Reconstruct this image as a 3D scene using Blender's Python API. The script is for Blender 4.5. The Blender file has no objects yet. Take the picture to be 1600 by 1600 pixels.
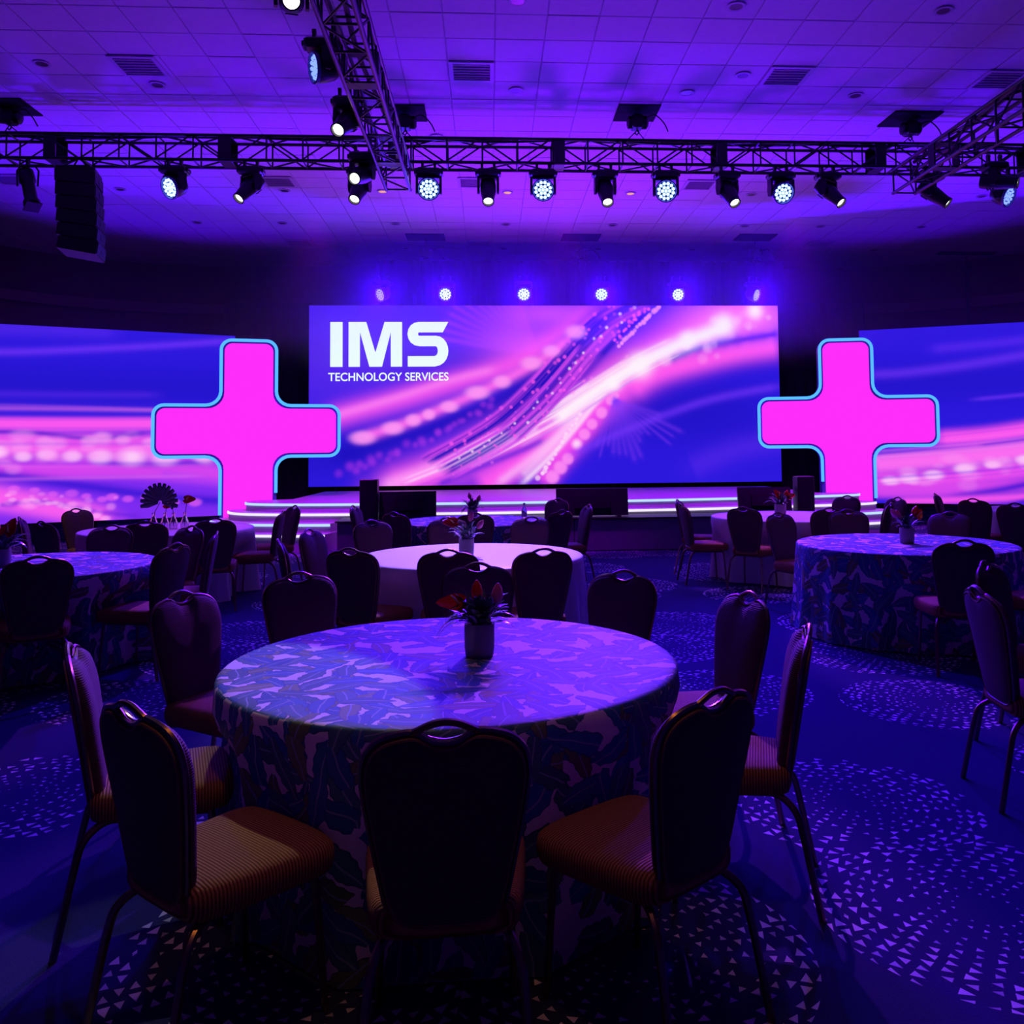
import bpy, math, random
import numpy as np
from mathutils import Vector, Matrix, Quaternion

S = bpy.context.scene
COL = S.collection
R = math.radians
PI = math.pi

# ------------------------------------------------------------------ camera, world, exposure
cam_d = bpy.data.cameras.new('camera')
cam = bpy.data.objects.new('camera', cam_d)
COL.objects.link(cam)
S.camera = cam
cam_d.sensor_fit = 'HORIZONTAL'
cam_d.sensor_width = 36.0
cam_d.lens = 1350.0 / 1600.0 * 36.0
cam_d.shift_x = -44.0 / 1600.0
cam_d.shift_y = -165.0 / 1600.0
cam_d.clip_start = 0.05
cam_d.clip_end = 200
_psi, _pit, _rol = R(3.4), R(3.0), 0.0095
_f = Vector((math.sin(_psi) * math.cos(_pit), math.cos(_psi) * math.cos(_pit), math.sin(_pit)))
_r = Vector((math.cos(_psi), -math.sin(_psi), 0))
_u = _r.cross(_f)
_r2 = _r * math.cos(_rol) - _u * math.sin(_rol)
_u2 = _u * math.cos(_rol) + _r * math.sin(_rol)
cam.matrix_world = Matrix(((_r2.x, _u2.x, -_f.x, 0), (_r2.y, _u2.y, -_f.y, 0), (_r2.z, _u2.z, -_f.z, 1.6), (0, 0, 0, 1)))

W = bpy.data.worlds.new('world')
S.world = W
W.use_nodes = True
W.node_tree.nodes['Background'].inputs[0].default_value = (0.02, 0.008, 0.06, 1)
W.node_tree.nodes['Background'].inputs[1].default_value = 0.02
S.view_settings.view_transform = 'Standard'
S.view_settings.look = 'None'
S.view_settings.exposure = 0.0
S.view_settings.gamma = 1.0
S.view_settings.use_curve_mapping = False
S.cycles.use_denoising = True
S.cycles.max_bounces = 6
S.cycles.diffuse_bounces = 2
S.cycles.sample_clamp_indirect = 4.0


def spot(name, loc, target, color, watts, angle, blend=0.4, radius=0.08):
    d = bpy.data.lights.new(name, 'SPOT')
    d.color = color
    d.energy = watts
    d.spot_size = R(angle)
    d.spot_blend = blend
    d.shadow_soft_size = radius
    o = bpy.data.objects.new(name, d)
    COL.objects.link(o)
    o.location = loc
    o.rotation_euler = (Vector(target) - Vector(loc)).to_track_quat('-Z', 'Y').to_euler()
    return o


BLUE = (0.05, 0.0, 1.0)
VIOL = (0.36, 0.06, 1.0)
# the washes on the front truss, aimed down over the audience
for i, (x, tx, ty) in enumerate(((-4.5, -5.2, 5.5), (-0.87, -1.6, 5.0), (0.81, 2.3, 2.6), (2.64, 3.2, 5.5), (4.42, 4.8, 4.5), (7.9, 7.5, 6.5))):
    spot('wash_beam', (x, 12.25, 5.35), (tx, ty, 0.3), BLUE, 1350, 60, 0.7, 0.12)
# narrower profile beams that light the table tops
spot('profile_beam', (0.0, 12.2, 5.3), (-0.15, 7.0, 0.76), (0.50, 0.26, 1.0), 2600, 22, 0.35, 0.05)
for x, tx, ty, w in ((1.73, -0.05, 3.6, 2600), (-3.4, -3.6, 6.9, 1500), (3.6, 3.7, 7.4, 1500), (-1.8, -3.7, 10.0, 1200), (5.2, 3.7, 10.7, 1500), (0.8, -.2, 10.6, 900)):
    spot('profile_beam', (x, 12.2, 5.3), (tx, ty, 0.76), VIOL, w, 22, 0.35, 0.05)
# added unseen spots aimed up to brighten the ceiling, with no fixtures of their own
spot('added_ceiling_fill', (1.2, 17.0, 1.2), (1.0, 15.0, 6.67), (0.20, 0.0, 1.0), 1900, 105, 0.9, 0.5)
for x, tx, rd, w in ((-5.6, -5.4, 0.10, 330), (0.6, 0.5, 0.05, 330), (6.6, 6.2, 0.04, 250)):
    spot('added_ceiling_fill', (x, 12.0, 1.0), (tx, 11.0, 6.67), (rd, 0.0, 1.0), w, 88, 0.7, 0.7)
spot('added_ceiling_fill', (-7.2, 17.0, 0.3), (-6.0, 16.3, 6.67), (0.08, 0.0, 1.0), 4200, 80, 0.6, 0.3)
spot('added_ceiling_fill', (9.6, 17.0, 0.3), (8.4, 16.3, 6.67), (0.08, 0.0, 1.0), 4200, 80, 0.6, 0.3)
# added violet fill on the stage front and steps, from no truss fixture
for x, tx in ((-2.6, -3.4), (1.2, 1.2), (4.8, 5.8)):
    spot('added_stage_fill', (x, 13.1, 5.4), (tx, 16.2, 0.2), (0.44, 0.0, 1.0), 2300, 62, 0.8, 0.15)
# white profile on the near truss
spot('profile_beam', (-1.82, 7.8, 5.7), (-1.0, 2.72, 0.6), (1.0, 0.95, 0.85), 3100, 14.5, 0.12, 0.05)
# dim warm house light above the near table
spot('house_light', (0.0, 1.9, 6.5), (0.0, 2.3, 0.0), (1.0, 0.38, 0.06), 70, 44, 0.9, 0.2)

spot('house_light', (3.4, 5.6, 6.5), (3.7, 8.7, 0.6), (1.0, 0.40, 0.10), 60, 34, 0.9, 0.2)
spot('house_light', (-6.4, 5.2, 6.4), (-5.2, 11.0, 0.8), (1.0, 0.72, 0.45), 260, 11, 0.8, 0.1)

# ------------------------------------------------------------------ node helpers


class NT:
    def __init__(s, name):
        s.m = bpy.data.materials.new(name)
        s.m.use_nodes = True
        s.t = s.m.node_tree
        s.t.nodes.clear()
        s.out = s.t.nodes.new('ShaderNodeOutputMaterial')

    def n(s, typ, **kw):
        nd = s.t.nodes.new(typ)
        for k, v in kw.items():
            setattr(nd, k, v)
        return nd

    def put(s, sock, v):
        if hasattr(v, 'is_linked') or isinstance(v, bpy.types.NodeSocket):
            s.t.links.new(v, sock)
        elif v is not None:
            try:
                sock.default_value = v
            except Exception:
                sock.default_value = (v, v, v)

    def math(s, op, a, b=None, c=None, clamp=False):
        nd = s.n('ShaderNodeMath', operation=op, use_clamp=clamp)
        for i, v in enumerate((a, b, c)):
            if v is not None:
                s.put(nd.inputs[i], v)
        return nd.outputs[0]

    def vec(s, op, a, b=None, scale=None):
        nd = s.n('ShaderNodeVectorMath', operation=op)
        s.put(nd.inputs[0], a)
        if b is not None:
            s.put(nd.inputs[1], b)
        if scale is not None:
            s.put(nd.inputs['Scale'], scale)
        return nd.outputs['Value'] if op in ('LENGTH', 'DOT_PRODUCT') else nd.outputs[0]

    def sep(s, v):
        nd = s.n('ShaderNodeSeparateXYZ')
        s.put(nd.inputs[0], v)
        return nd.outputs

    def comb(s, x=0.0, y=0.0, z=0.0):
        nd = s.n('ShaderNodeCombineXYZ')
        for i, v in enumerate((x, y, z)):
            s.put(nd.inputs[i], v)
        return nd.outputs[0]

    def mix(s, fac, a, b):
        nd = s.n('ShaderNodeMix', data_type='RGBA')
        s.put(nd.inputs[0], fac)
        s.put(nd.inputs[6], a)
        s.put(nd.inputs[7], b)
        return nd.outputs[2]

    def bsdf(s, color, rough=0.6, metal=0.0, spec=0.5, bump=None, bump_s=0.3, bump_d=0.002, trans=0.0, sheen=0.0):
        b = s.n('ShaderNodeBsdfPrincipled')
        s.put(b.inputs['Base Color'], color)
        s.put(b.inputs['Roughness'], rough)
        b.inputs['Metallic'].default_value = metal
        b.inputs['Specular IOR Level'].default_value = spec
        b.inputs['Transmission Weight'].default_value = trans
        if sheen:
            b.inputs['Sheen Weight'].default_value = sheen
        if bump is not None:
            bn = s.n('ShaderNodeBump')
            bn.inputs['Strength'].default_value = bump_s
            bn.inputs['Distance'].default_value = bump_d
            s.put(bn.inputs['Height'], bump)
            s.t.links.new(bn.outputs[0], b.inputs['Normal'])
        s.t.links.new(b.outputs[0], s.out.inputs[0])
        return b


def c4(c):
    return (c[0], c[1], c[2], 1.0)


def lin(r, g, b):
    return tuple(((v / 255) / 12.92 if v / 255 <= 0.04045 else ((v / 255 + 0.055) / 1.055) ** 2.4) for v in (r, g, b))


def mat_noise(name, c1, c2, scale=30, rough=0.6, metal=0.0, spec=0.5, bump=0.0, sheen=0.0):
    t = NT(name)
    tc = t.n('ShaderNodeTexCoord')
    nz = t.n('ShaderNodeTexNoise')
    nz.inputs['Scale'].default_value = scale
    nz.inputs['Detail'].default_value = 3
    t.t.links.new(tc.outputs['Object'], nz.inputs['Vector'])
    col = t.mix(nz.outputs[0], c4(c1), c4(c2))
    t.bsdf(col, rough, metal, spec, nz.outputs[0] if bump else None, bump, 0.003, sheen=sheen)
    return t.m


def mat_emit(name, c, s):
    t = NT(name)
    e = t.n('ShaderNodeEmission')
    e.inputs[0].default_value = c4(c)
    e.inputs[1].default_value = s
    t.t.links.new(e.outputs[0], t.out.inputs[0])
    return t.m


def mat_glass(name, c, rough=0.03):
    t = NT(name)
    t.bsdf(c4(c), rough, trans=0.95)
    return t.m


def mat_attr_emit(name, s=1.0):
    t = NT(name)
    a = t.n('ShaderNodeAttribute')
    a.attribute_name = 'picture'
    e = t.n('ShaderNodeEmission')
    t.t.links.new(a.outputs['Color'], e.inputs[0])
    e.inputs[1].default_value = s
    t.t.links.new(e.outputs[0], t.out.inputs[0])
    return t.m


def mat_carpet():
    t = NT('patterned_carpet')
    g = t.n('ShaderNodeNewGeometry')
    p = t.sep(g.outputs['Position'])
    p2 = t.comb(p[0], p[1], 0.0)
    # a little wobble keeps the rows from looking ruled
    vo = t.n('ShaderNodeTexVoronoi', voronoi_dimensions='2D', feature='F1')
    vo.inputs['Scale'].default_value = 0.78
    vo.inputs['Randomness'].default_value = 0.62
    t.put(vo.inputs['Vector'], p2)
    d = t.vec('SUBTRACT', p2, vo.outputs['Position'])
    r = t.vec('LENGTH', d)
    ds = t.sep(d)
    th = t.math('ARCTAN2', ds[1], ds[0])
    rnd = t.sep(vo.outputs['Color'])
    rad = t.math('MULTIPLY_ADD', rnd[0], 0.16, 0.50)
    disc = t.math('LESS_THAN', r, rad)
    v = t.math('MULTIPLY', r, 23.0)
    vi = t.math('FLOOR', v)
    kk = t.math('FLOOR', t.math('MULTIPLY_ADD', vi, 3.5, 8.0))
    off = t.math('MULTIPLY', t.math('MODULO', vi, 2.0), 0.5)
    u = t.math('ADD', t.math('MULTIPLY', t.math('MULTIPLY_ADD', th, 1 / (2 * PI), 0.5), kk), off)
    ui = t.math('FLOOR', u)
    uf = t.math('SUBTRACT', t.math('FRACT', u), 0.5)
    vf = t.math('SUBTRACT', t.math('FRACT', v), 0.5)
    wn = t.n('ShaderNodeTexWhiteNoise', noise_dimensions='3D')
    t.put(wn.inputs['Vector'], t.comb(ui, vi, t.math('MULTIPLY', rnd[1], 91.0)))
    ws = t.sep(wn.outputs['Color'])
    sgn = t.math('SUBTRACT', t.math('MULTIPLY', t.math('GREATER_THAN', ws[0], 0.5), 2.0), 1.0)
    a = t.math('MULTIPLY', uf, sgn)
    grow = t.math('MULTIPLY_ADD', t.math('DIVIDE', r, rad), 0.75, 0.3)
    size = t.math('MULTIPLY', t.math('MULTIPLY_ADD', ws[1], 0.35, 0.65), grow)
    sa = t.math('MULTIPLY', size, 0.36)
    # triangle: base at a=-sa, tip at a=+sa
    half = t.math('MULTIPLY', t.math('SUBTRACT', sa, a), 0.62)
    in1 = t.math('LESS_THAN', t.math('ABSOLUTE', vf), half)
    in2 = t.math('GREATER_THAN', a, t.math('MULTIPLY', sa, -1.0))
    keep = t.math('MULTIPLY', t.math('GREATER_THAN', ws[2], 0.22), t.math('GREATER_THAN', vi, 1.5))
    tri = t.math('MULTIPLY', t.math('MULTIPLY', in1, in2), t.math('MULTIPLY', keep, disc))
    nz = t.n('ShaderNodeTexNoise')
    nz.inputs['Scale'].default_value = 160
    t.put(nz.inputs['Vector'], p2)
    nb = t.n('ShaderNodeTexNoise')
    nb.inputs['Scale'].default_value = 1.3
    t.put(nb.inputs['Vector'], p2)
    base = t.mix(nz.outputs[0], c4((0.012, 0.014, 0.06)), c4((0.05, 0.055, 0.20)))
    base = t.mix(t.math('MULTIPLY', nb.outputs[0], 0.5), base, c4((0.02, 0.02, 0.08)))
    tone = t.mix(ws[1], c4((0.45, 0.42, 0.55)), c4((0.95, 0.88, 0.92)))
    col = t.mix(tri, base, tone)
    t.bsdf(col, 0.95, spec=0.1, bump=nz.outputs[0], bump_s=0.5, bump_d=0.004)
    return t.m


def mat_leaf_cloth():
    t = NT('leaf_print_cloth')
    uv = t.n('ShaderNodeUVMap')
    uv.uv_map = 'print'
    base = uv.outputs[0]
    nz = t.n('ShaderNodeTexNoise')
    nz.inputs['Scale'].default_value = 5.0
    t.put(nz.inputs['Vector'], base)
    warp = t.vec('ADD', base, t.vec('SCALE', t.vec('SUBTRACT', nz.outputs['Color'], (0.5, 0.5, 0.5)), scale=0.06))
    col = c4((0.86, 0.74, 0.80))
    palette = [((0.05, 0.15, 0.16), (0.10, 0.27, 0.26)), ((0.02, 0.11, 0.22), (0.05, 0.22, 0.38)),
               ((0.11, 0.19, 0.07), (0.26, 0.33, 0.14)), ((0.03, 0.11, 0.24), (0.06, 0.20, 0.40)), ((0.05, 0.15, 0.14), (0.10, 0.25, 0.28))]
    for i, (ca, cb) in enumerate(palette):
        off = t.vec('ADD', warp, (1.37 * i + 0.21, 2.11 * i + 0.4, 0))
        vo = t.n('ShaderNodeTexVoronoi', voronoi_dimensions='2D', feature='F1')
        vo.inputs['Scale'].default_value = 5.6 + 0.45 * i
        vo.inputs['Randomness'].default_value = 0.75
        t.put(vo.inputs['Vector'], off)
        d = t.vec('SUBTRACT', off, vo.outputs['Position'])
        rn = t.sep(vo.outputs['Color'])
        rot = t.n('ShaderNodeVectorRotate', rotation_type='Z_AXIS')
        t.put(rot.inputs['Vector'], d)
        t.put(rot.inputs['Angle'], t.math('MULTIPLY', rn[0], 6.283))
        q = t.sep(rot.outputs[0])
        x, y = q[0], q[1]
        ay = t.math('ABSOLUTE', y)
        xl = t.math('DIVIDE', x, 0.125)
        prof = t.math('SUBTRACT', 1.0, t.math('MULTIPLY', xl, xl))
        prof = t.math('MULTIPLY', prof, t.math('MULTIPLY_ADD', xl, -0.25, 1.0))
        # notched leaf margin
        wav = t.math('SINE', t.math('MULTIPLY', t.math('SUBTRACT', x, t.math('MULTIPLY', ay, 0.7)), 150.0))
        w = t.math('MULTIPLY', prof, t.math('MULTIPLY_ADD', wav, 0.0025, 0.038))
        inside = t.math('LESS_THAN', ay, w)
        vein = t.math('MULTIPLY_ADD', t.math('SINE', t.math('MULTIPLY', t.math('SUBTRACT', x, t.math('MULTIPLY', ay, 0.8)), 420.0)), 0.22, 0.5)
        lc = t.mix(t.math('MULTIPLY_ADD', rn[1], 0.6, t.math('MULTIPLY', vein, 0.5)), c4(ca), c4(cb))
        edge = t.math('GREATER_THAN', ay, t.math('SUBTRACT', w, 0.004))
        lc = t.mix(t.math('MULTIPLY', edge, 0.65), lc, c4((0.02, 0.06, 0.12)))
        mid = t.math('LESS_THAN', ay, 0.0028)
        lc = t.mix(mid, lc, c4((0.30, 0.40, 0.46)))
        keep = t.math('LESS_THAN', rn[2], (0.82, 0.76, 0.68, 0.60, 0.50)[i])
        col = t.mix(t.math('MULTIPLY', inside, keep), col, lc)
    t.bsdf(col, 0.62, spec=0.3)
    return t.m


def mat_rib(name, ca, cb, freq, axis, rough=0.75):
    t = NT(name)
    tc = t.n('ShaderNodeTexCoord')
    p = t.sep(tc.outputs['Object'])
    w = t.math('MULTIPLY_ADD', t.math('SINE', t.math('MULTIPLY', p[axis], freq)), 0.5, 0.5)
    nz = t.n('ShaderNodeTexNoise')
    nz.inputs['Scale'].default_value = 120
    t.put(nz.inputs['Vector'], tc.outputs['Object'])
    w2 = t.math('MULTIPLY', w, t.math('MULTIPLY_ADD', nz.outputs[0], 0.6, 0.6), clamp=True)
    t.bsdf(t.mix(w2, c4(ca), c4(cb)), rough, spec=0.25, bump=w, bump_s=0.5, bump_d=0.003)
    return t.m


def mat_tile():
    t = NT('ceiling_tile_board')
    g = t.n('ShaderNodeNewGeometry')
    nz = t.n('ShaderNodeTexNoise')
    nz.inputs['Scale'].default_value = 9
    nz.inputs['Detail'].default_value = 5
    t.put(nz.inputs['Vector'], g.outputs['Position'])
    t.bsdf(t.mix(nz.outputs[0], c4((0.70, 0.69, 0.70)), c4((0.82, 0.81, 0.82))), 0.85, spec=0.2)
    return t.m


M = {}
M['carpet'] = mat_carpet()
M['leafcloth'] = mat_leaf_cloth()
M['plaincloth'] = mat_noise('plain_cloth', (0.70, 0.66, 0.66), (0.80, 0.76, 0.76), 60, 0.5, spec=0.4)
M['seat'] = mat_rib('ribbed_orange_fabric', (0.15, 0.045, 0.008), (0.60, 0.28, 0.11), 640, 1)
M['back'] = mat_rib('ribbed_back_fabric', (0.085, 0.030, 0.06), (0.20, 0.085, 0.10), 900, 2)  # seat fabric darkened and tinted, dim violet light put into the colour
M['trim'] = mat_noise('bronze_metal', (0.22, 0.14, 0.11), (0.34, 0.22, 0.17), 40, 0.32, 1.0)
M['piping'] = mat_noise('braid_piping', (0.2, 0.09, 0.03), (0.4, 0.22, 0.1), 200, 0.5)
M['tile'] = mat_tile()
M['slab'] = mat_noise('ceiling_grid', (0.55, 0.55, 0.57), (0.62, 0.62, 0.62), 4, 0.8)
M['wall'] = mat_noise('dark_wall', (0.13, 0.06, 0.07), (0.18, 0.09, 0.10), 3, 0.8, spec=0.2)
M['trimwall'] = mat_noise('cornice_paint', (0.25, 0.12, 0.12), (0.3, 0.16, 0.15), 3, 0.7)
M['black'] = mat_noise('black_metal', (0.008, 0.008, 0.009), (0.018, 0.018, 0.02), 50, 0.45, 0.3)
M['truss'] = mat_noise('black_truss_paint', (0.025, 0.022, 0.028), (0.05, 0.045, 0.055), 30, 0.35, 0.7)
M['cloth_black'] = mat_noise('black_drape_fabric', (0.016, 0.016, 0.022), (0.028, 0.028, 0.036), 20, 0.95, spec=0.1)
M['plastic'] = mat_noise('black_plastic', (0.006, 0.006, 0.008), (0.014, 0.014, 0.016), 80, 0.4)
M['grille'] = mat_noise('speaker_grille', (0.01, 0.01, 0.012), (0.04, 0.04, 0.05), 300, 0.5, 0.5)
M['stage'] = mat_noise('pale_stage_panel', (0.46, 0.44, 0.48), (0.52, 0.50, 0.54), 6, 0.35)
M['riser'] = mat_noise('grey_riser_cloth', (0.16, 0.14, 0.20), (0.22, 0.19, 0.26), 12, 0.7)
M['strip_blue'] = mat_emit('led_strip_blue_white', (0.40, 0.56, 1.0), 1.35)
M['strip_white'] = mat_emit('led_strip_white', (0.78, 0.70, 1.0), 1.2)
M['pink'] = mat_emit('pink_lightbox', lin(255, 45, 250), 1.0)
M['neon'] = mat_emit('neon_tube_cyan', (0.07, 0.35, 1.0), 1.5)
M['crossbody'] = mat_noise('cross_side_paint', (0.05, 0.04, 0.30), (0.07, 0.05, 0.36), 10, 0.4)
M['lens_blue'] = mat_emit('lit_led_lens', (0.20, 0.33, 1.0), 5.0)
M['lens_dimblue'] = mat_emit('lit_led_lens_dim', (0.14, 0.22, 1.0), 2.2)
M['lens_white'] = mat_emit('lit_profile_lens', (1.0, 1.0, 0.93), 3.0)
M['lens_flare'] = mat_emit('lit_profile_lens_full', (1.0, 0.97, 0.95), 60.0)
M['bezel'] = mat_noise('clear_bezel_plastic', (0.10, 0.10, 0.3), (0.15, 0.15, 0.4), 50, 0.2)
M['logo'] = mat_emit('white_lettering', lin(238, 255, 252), 1.0)
M['screen'] = mat_attr_emit('led_picture', 1.0)
M['pot'] = mat_noise('grey_ceramic', (0.30, 0.25, 0.26), (0.38, 0.33, 0.33), 20, 0.4)
M['leaf'] = mat_noise('dark_green_leaf', (0.03, 0.08, 0.06), (0.10, 0.18, 0.12), 30, 0.22)
M['leafpale'] = mat_noise('pale_leaf', (0.40, 0.38, 0.36), (0.6, 0.55, 0.55), 30, 0.3)
M['red'] = mat_noise('red_spathe', (0.75, 0.015, 0.01), (0.9, 0.03, 0.02), 20, 0.25)
M['pinkfl'] = mat_noise('pink_petal', (0.75, 0.10, 0.22), (0.85, 0.2, 0.35), 20, 0.4)
M['spadix'] = mat_noise('yellow_spadix', (0.7, 0.5, 0.1), (0.8, 0.6, 0.2), 90, 0.5)
M['glass'] = mat_glass('clear_glass', (0.92, 0.9, 0.95))
M['vent'] = mat_noise('vent_paint', (0.56, 0.56, 0.58), (0.64, 0.64, 0.66), 20, 0.6)
M['ventdark'] = mat_noise('vent_recess', (0.25, 0.25, 0.27), (0.3, 0.3, 0.32), 20, 0.8)
M['can'] = mat_noise('downlight_can', (0.12, 0.09, 0.1), (0.2, 0.15, 0.16), 20, 0.3, 0.6)
M['amber'] = mat_emit('amber_downlight_lamp', (1.0, 0.42, 0.30), 0.9)

# ------------------------------------------------------------------ mesh builder


class MB:
    def __init__(s):
        s.v, s.f, s.uv = [], [], None

    def box(s, c, sz, m=None, bev=0.0):
        x, y, z = (q / 2 for q in sz)
        if bev:
            b = min(bev, x * .9, y * .9, z * .9)
            pts = []
            for sz_ in (-1, 1):
                for (ix, iy, iz) in ((0, 0, 1), (1, 1, 0)):
                    zz = sz_ * (z - (0 if iz else b))
                    i = b if iz else 0
                    lvl = [(-x + i, -y + i), (x - i, -y + i), (x - i, y - i), (-x + i, y - i)]
                    pts.append((zz, lvl))
            pts.sort(key=lambda q: q[0])
            rings = []
            for zz, lvl in pts:
                xe, ye = lvl[2]
                k = b * .6
                rg = [(-xe + k, -ye), (xe - k, -ye), (xe, -ye + k), (xe, ye - k), (xe - k, ye), (-xe + k, ye), (-xe, ye - k), (-xe, -ye + k)]
                rings.append([(p[0] + c[0], p[1] + c[1], zz + c[2]) for p in rg])
            return s.loft(rings, True, m)
        i = len(s.v)
        P = [Vector((c[0] + dx * x, c[1] + dy * y, c[2] + dz * z)) for dz in (-1, 1) for dy in (-1, 1) for dx in (-1, 1)]
        if m is not None:
            P = [m @ p for p in P]
        s.v += [tuple(p) for p in P]
        s.f += [(i, i + 2, i + 3, i + 1), (i + 4, i + 5, i + 7, i + 6), (i, i + 1, i + 5, i + 4), (i + 2, i + 6, i + 7, i + 3), (i, i + 4, i + 6, i + 2), (i + 1, i + 3, i + 7, i + 5)]
        return s

    def loft(s, rings, cap=True, m=None, closed=True):
        i0 = len(s.v)
        n = len(rings[0])
        for rg in rings:
            for p in rg:
                p = Vector(p)
                s.v.append(tuple(m @ p if m is not None else p))
        for k in range(len(rings) - 1):
            for j in range(n if closed else n - 1):
                a = i0 + k * n + j
                b = i0 + k * n + (j + 1) % n
                s.f.append((a, b, b + n, a + n))
        if cap:
            s.f.append(tuple(i0 + j for j in reversed(range(n))))
            s.f.append(tuple(i0 + (len(rings) - 1) * n + j for j in range(n)))
        return s

    def tube(s, path, r, n=8, closed=False, m=None):
        P = [Vector(p) for p in path]
        K = len(P)
        rr = r if isinstance(r, (list, tuple)) else [r] * K
        rings = []
        up = None
        for k in range(K):
            if closed:
                t = P[(k + 1) % K] - P[k - 1]
            else:
                t = P[min(k + 1, K - 1)] - P[max(k - 1, 0)]
            t.normalize()
            if up is None:
                up = Vector((0, 0, 1)) if abs(t.z) < .9 else Vector((0, 1, 0))
            a = t.cross(up)
            if a.length < 1e-5:
                a = t.orthogonal()
            a.normalize()
            up = a.cross(t)
            rings.append([P[k] + (a * math.cos(2 * PI * j / n) + up * math.sin(2 * PI * j / n)) * rr[k] for j in range(n)])
        if closed:
            rings.append(rings[0])
        return s.loft(rings, not closed, m)

    def lathe(s, prof, n=20, m=None, cap=True):
        rings = [[(r * math.cos(2 * PI * j / n), r * math.sin(2 * PI * j / n), z) for j in range(n)] for r, z in prof]
        return s.loft(rings, cap, m)

    def prism(s, poly, z0, z1, m=None):
        rings = [[(x, y, z0) for x, y in poly], [(x, y, z1) for x, y in poly]]
        return s.loft(rings, True, m)

    def mesh(s, name, mat, smooth=True):
        me = bpy.data.meshes.new(name)
        me.from_pydata(s.v, [], s.f)
        me.materials.append(mat)
        if smooth and len(me.polygons):
            me.polygons.foreach_set('use_smooth', [True] * len(me.polygons))
            try:
                me.set_sharp_from_angle(angle=R(40))
            except Exception:
                pass
        me.update()
        return me

    def build(s, name, mat, parent=None, smooth=True, label=None):
        o = bpy.data.objects.new(name, s.mesh(name, mat, smooth))
        COL.objects.link(o)
        if parent is not None:
            o.parent = parent
        if label:
            o['label'] = label
        return o


def link(name, me, parent, loc=(0, 0, 0), rot=(0, 0, 0)):
    o = bpy.data.objects.new(name, me)
    COL.objects.link(o)
    o.parent = parent
    o.location = loc
    o.rotation_euler = rot
    return o


def tag(o, label=None, cat=None, group=None, kind=None):
    if label:
        o['label'] = label
    if cat:
        o['category'] = cat
    if group:
        o['group'] = group
    if kind:
        o['kind'] = kind
    return o


def thing(name, label, cat, loc=(0, 0, 0), rz=0.0, group=None):
    o = bpy.data.objects.new(name, None)
    COL.objects.link(o)
    o.empty_display_size = 0.1
    o.location = loc
    o.rotation_euler = (0, 0, rz)
    return tag(o, label, cat, group)


def kids(o, table={}):
    return [c for c in bpy.data.objects if c.parent == o]


def tree(o):
    return (o, [tree(c) for c in kids(o)])


def copy_tree(t, parent=None):
    o, ch = t
    c = o.copy()
    COL.objects.link(c)
    if parent is not None:
        c.parent = parent
    for k in ch:
        copy_tree(k, c)
    return c


def spline(pts, sub=6, closed=False):
    P = [Vector(p) for p in pts]
    n = len(P)
    out = []
    for i in range(n if closed else n - 1):
        g = lambda j: P[j % n] if closed else P[max(0, min(n - 1, j))]
        p0, p1, p2, p3 = g(i - 1), g(i), g(i + 1), g(i + 2)
        for k in range(sub):
            t = k / sub
            out.append(0.5 * ((2 * p1) + (p2 - p0) * t + (2 * p0 - 5 * p1 + 4 * p2 - p3) * t * t + (3 * p1 - p0 - 3 * p2 + p3) * t ** 3))
    if not closed:
        out.append(P[-1])
    return out


# ------------------------------------------------------------------ the room
CZ = 6.67
fl = MB().box((1, 9, -0.05), (34, 32, 0.1)).build('floor', M['carpet'], smooth=False)
tag(fl, 'dark blue carpet with scattered pale triangles in round medallions', kind='structure')
ce = MB().box((1, 9, CZ + 0.12), (34, 32, 0.2)).build('ceiling', M['slab'], smooth=False)
tag(ce, 'white tiled ballroom ceiling washed in violet light', kind='structure')
TS = 0.61
tile_me = MB().loft([[(sx * (0.2985 - i), sy * (0.2985 - i), z) for sx, sy in ((-1, -1), (1, -1), (1, 1), (-1, 1))] for i, z in ((0, 0.02), (0, 0.004), (0.006, 0.0))][::-1], True).mesh('ceiling_tile', M['tile'], False)
rest = MB()
near = []
random.seed(3)
for j in range(-2, 24):
    for i in range(-24, 30):
        x, y = 0.10 + TS * (i + .5), 9.77 + TS * (j + .5)
        if y > 23.5 or x < -13 or x > 16:
            continue
        dz = random.uniform(-0.003, 0.003)
        px = 764 + 1350 * x / y
        if y < 14.4 and -60 < px < 1660:
            near.append((y, x, dz))
        else:
            q = 0.2985
            b = len(rest.v)
            for z in (CZ + dz, CZ + dz + .02):
                rest.v += [(x - q, y - q, z), (x + q, y - q, z), (x + q, y + q, z), (x - q, y + q, z)]
            rest.f += [(b, b + 3, b + 2, b + 1), (b, b + 1, b + 5, b + 4), (b + 1, b + 2, b + 6, b + 5), (b + 2, b + 3, b + 7, b + 6), (b + 3, b, b + 4, b + 7)]
near.sort()
for k, (y, x, dz) in enumerate(near):
    if k < 298:
        link('ceiling_tile', tile_me, ce, (x, y, CZ + dz))
    else:
        q = 0.2985
        b = len(rest.v)
        for z in (CZ + dz, CZ + dz + .02):
            rest.v += [(x - q, y - q, z), (x + q, y - q, z), (x + q, y + q, z), (x - q, y + q, z)]
        rest.f += [(b, b + 3, b + 2, b + 1), (b, b + 1, b + 5, b + 4), (b + 1, b + 2, b + 6, b + 5), (b + 2, b + 3, b + 7, b + 6), (b + 3, b, b + 4, b + 7)]
ro = rest.build('far_ceiling_tiles', M['tile'], ce, False)
ro['kind'] = 'stuff'


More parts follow.
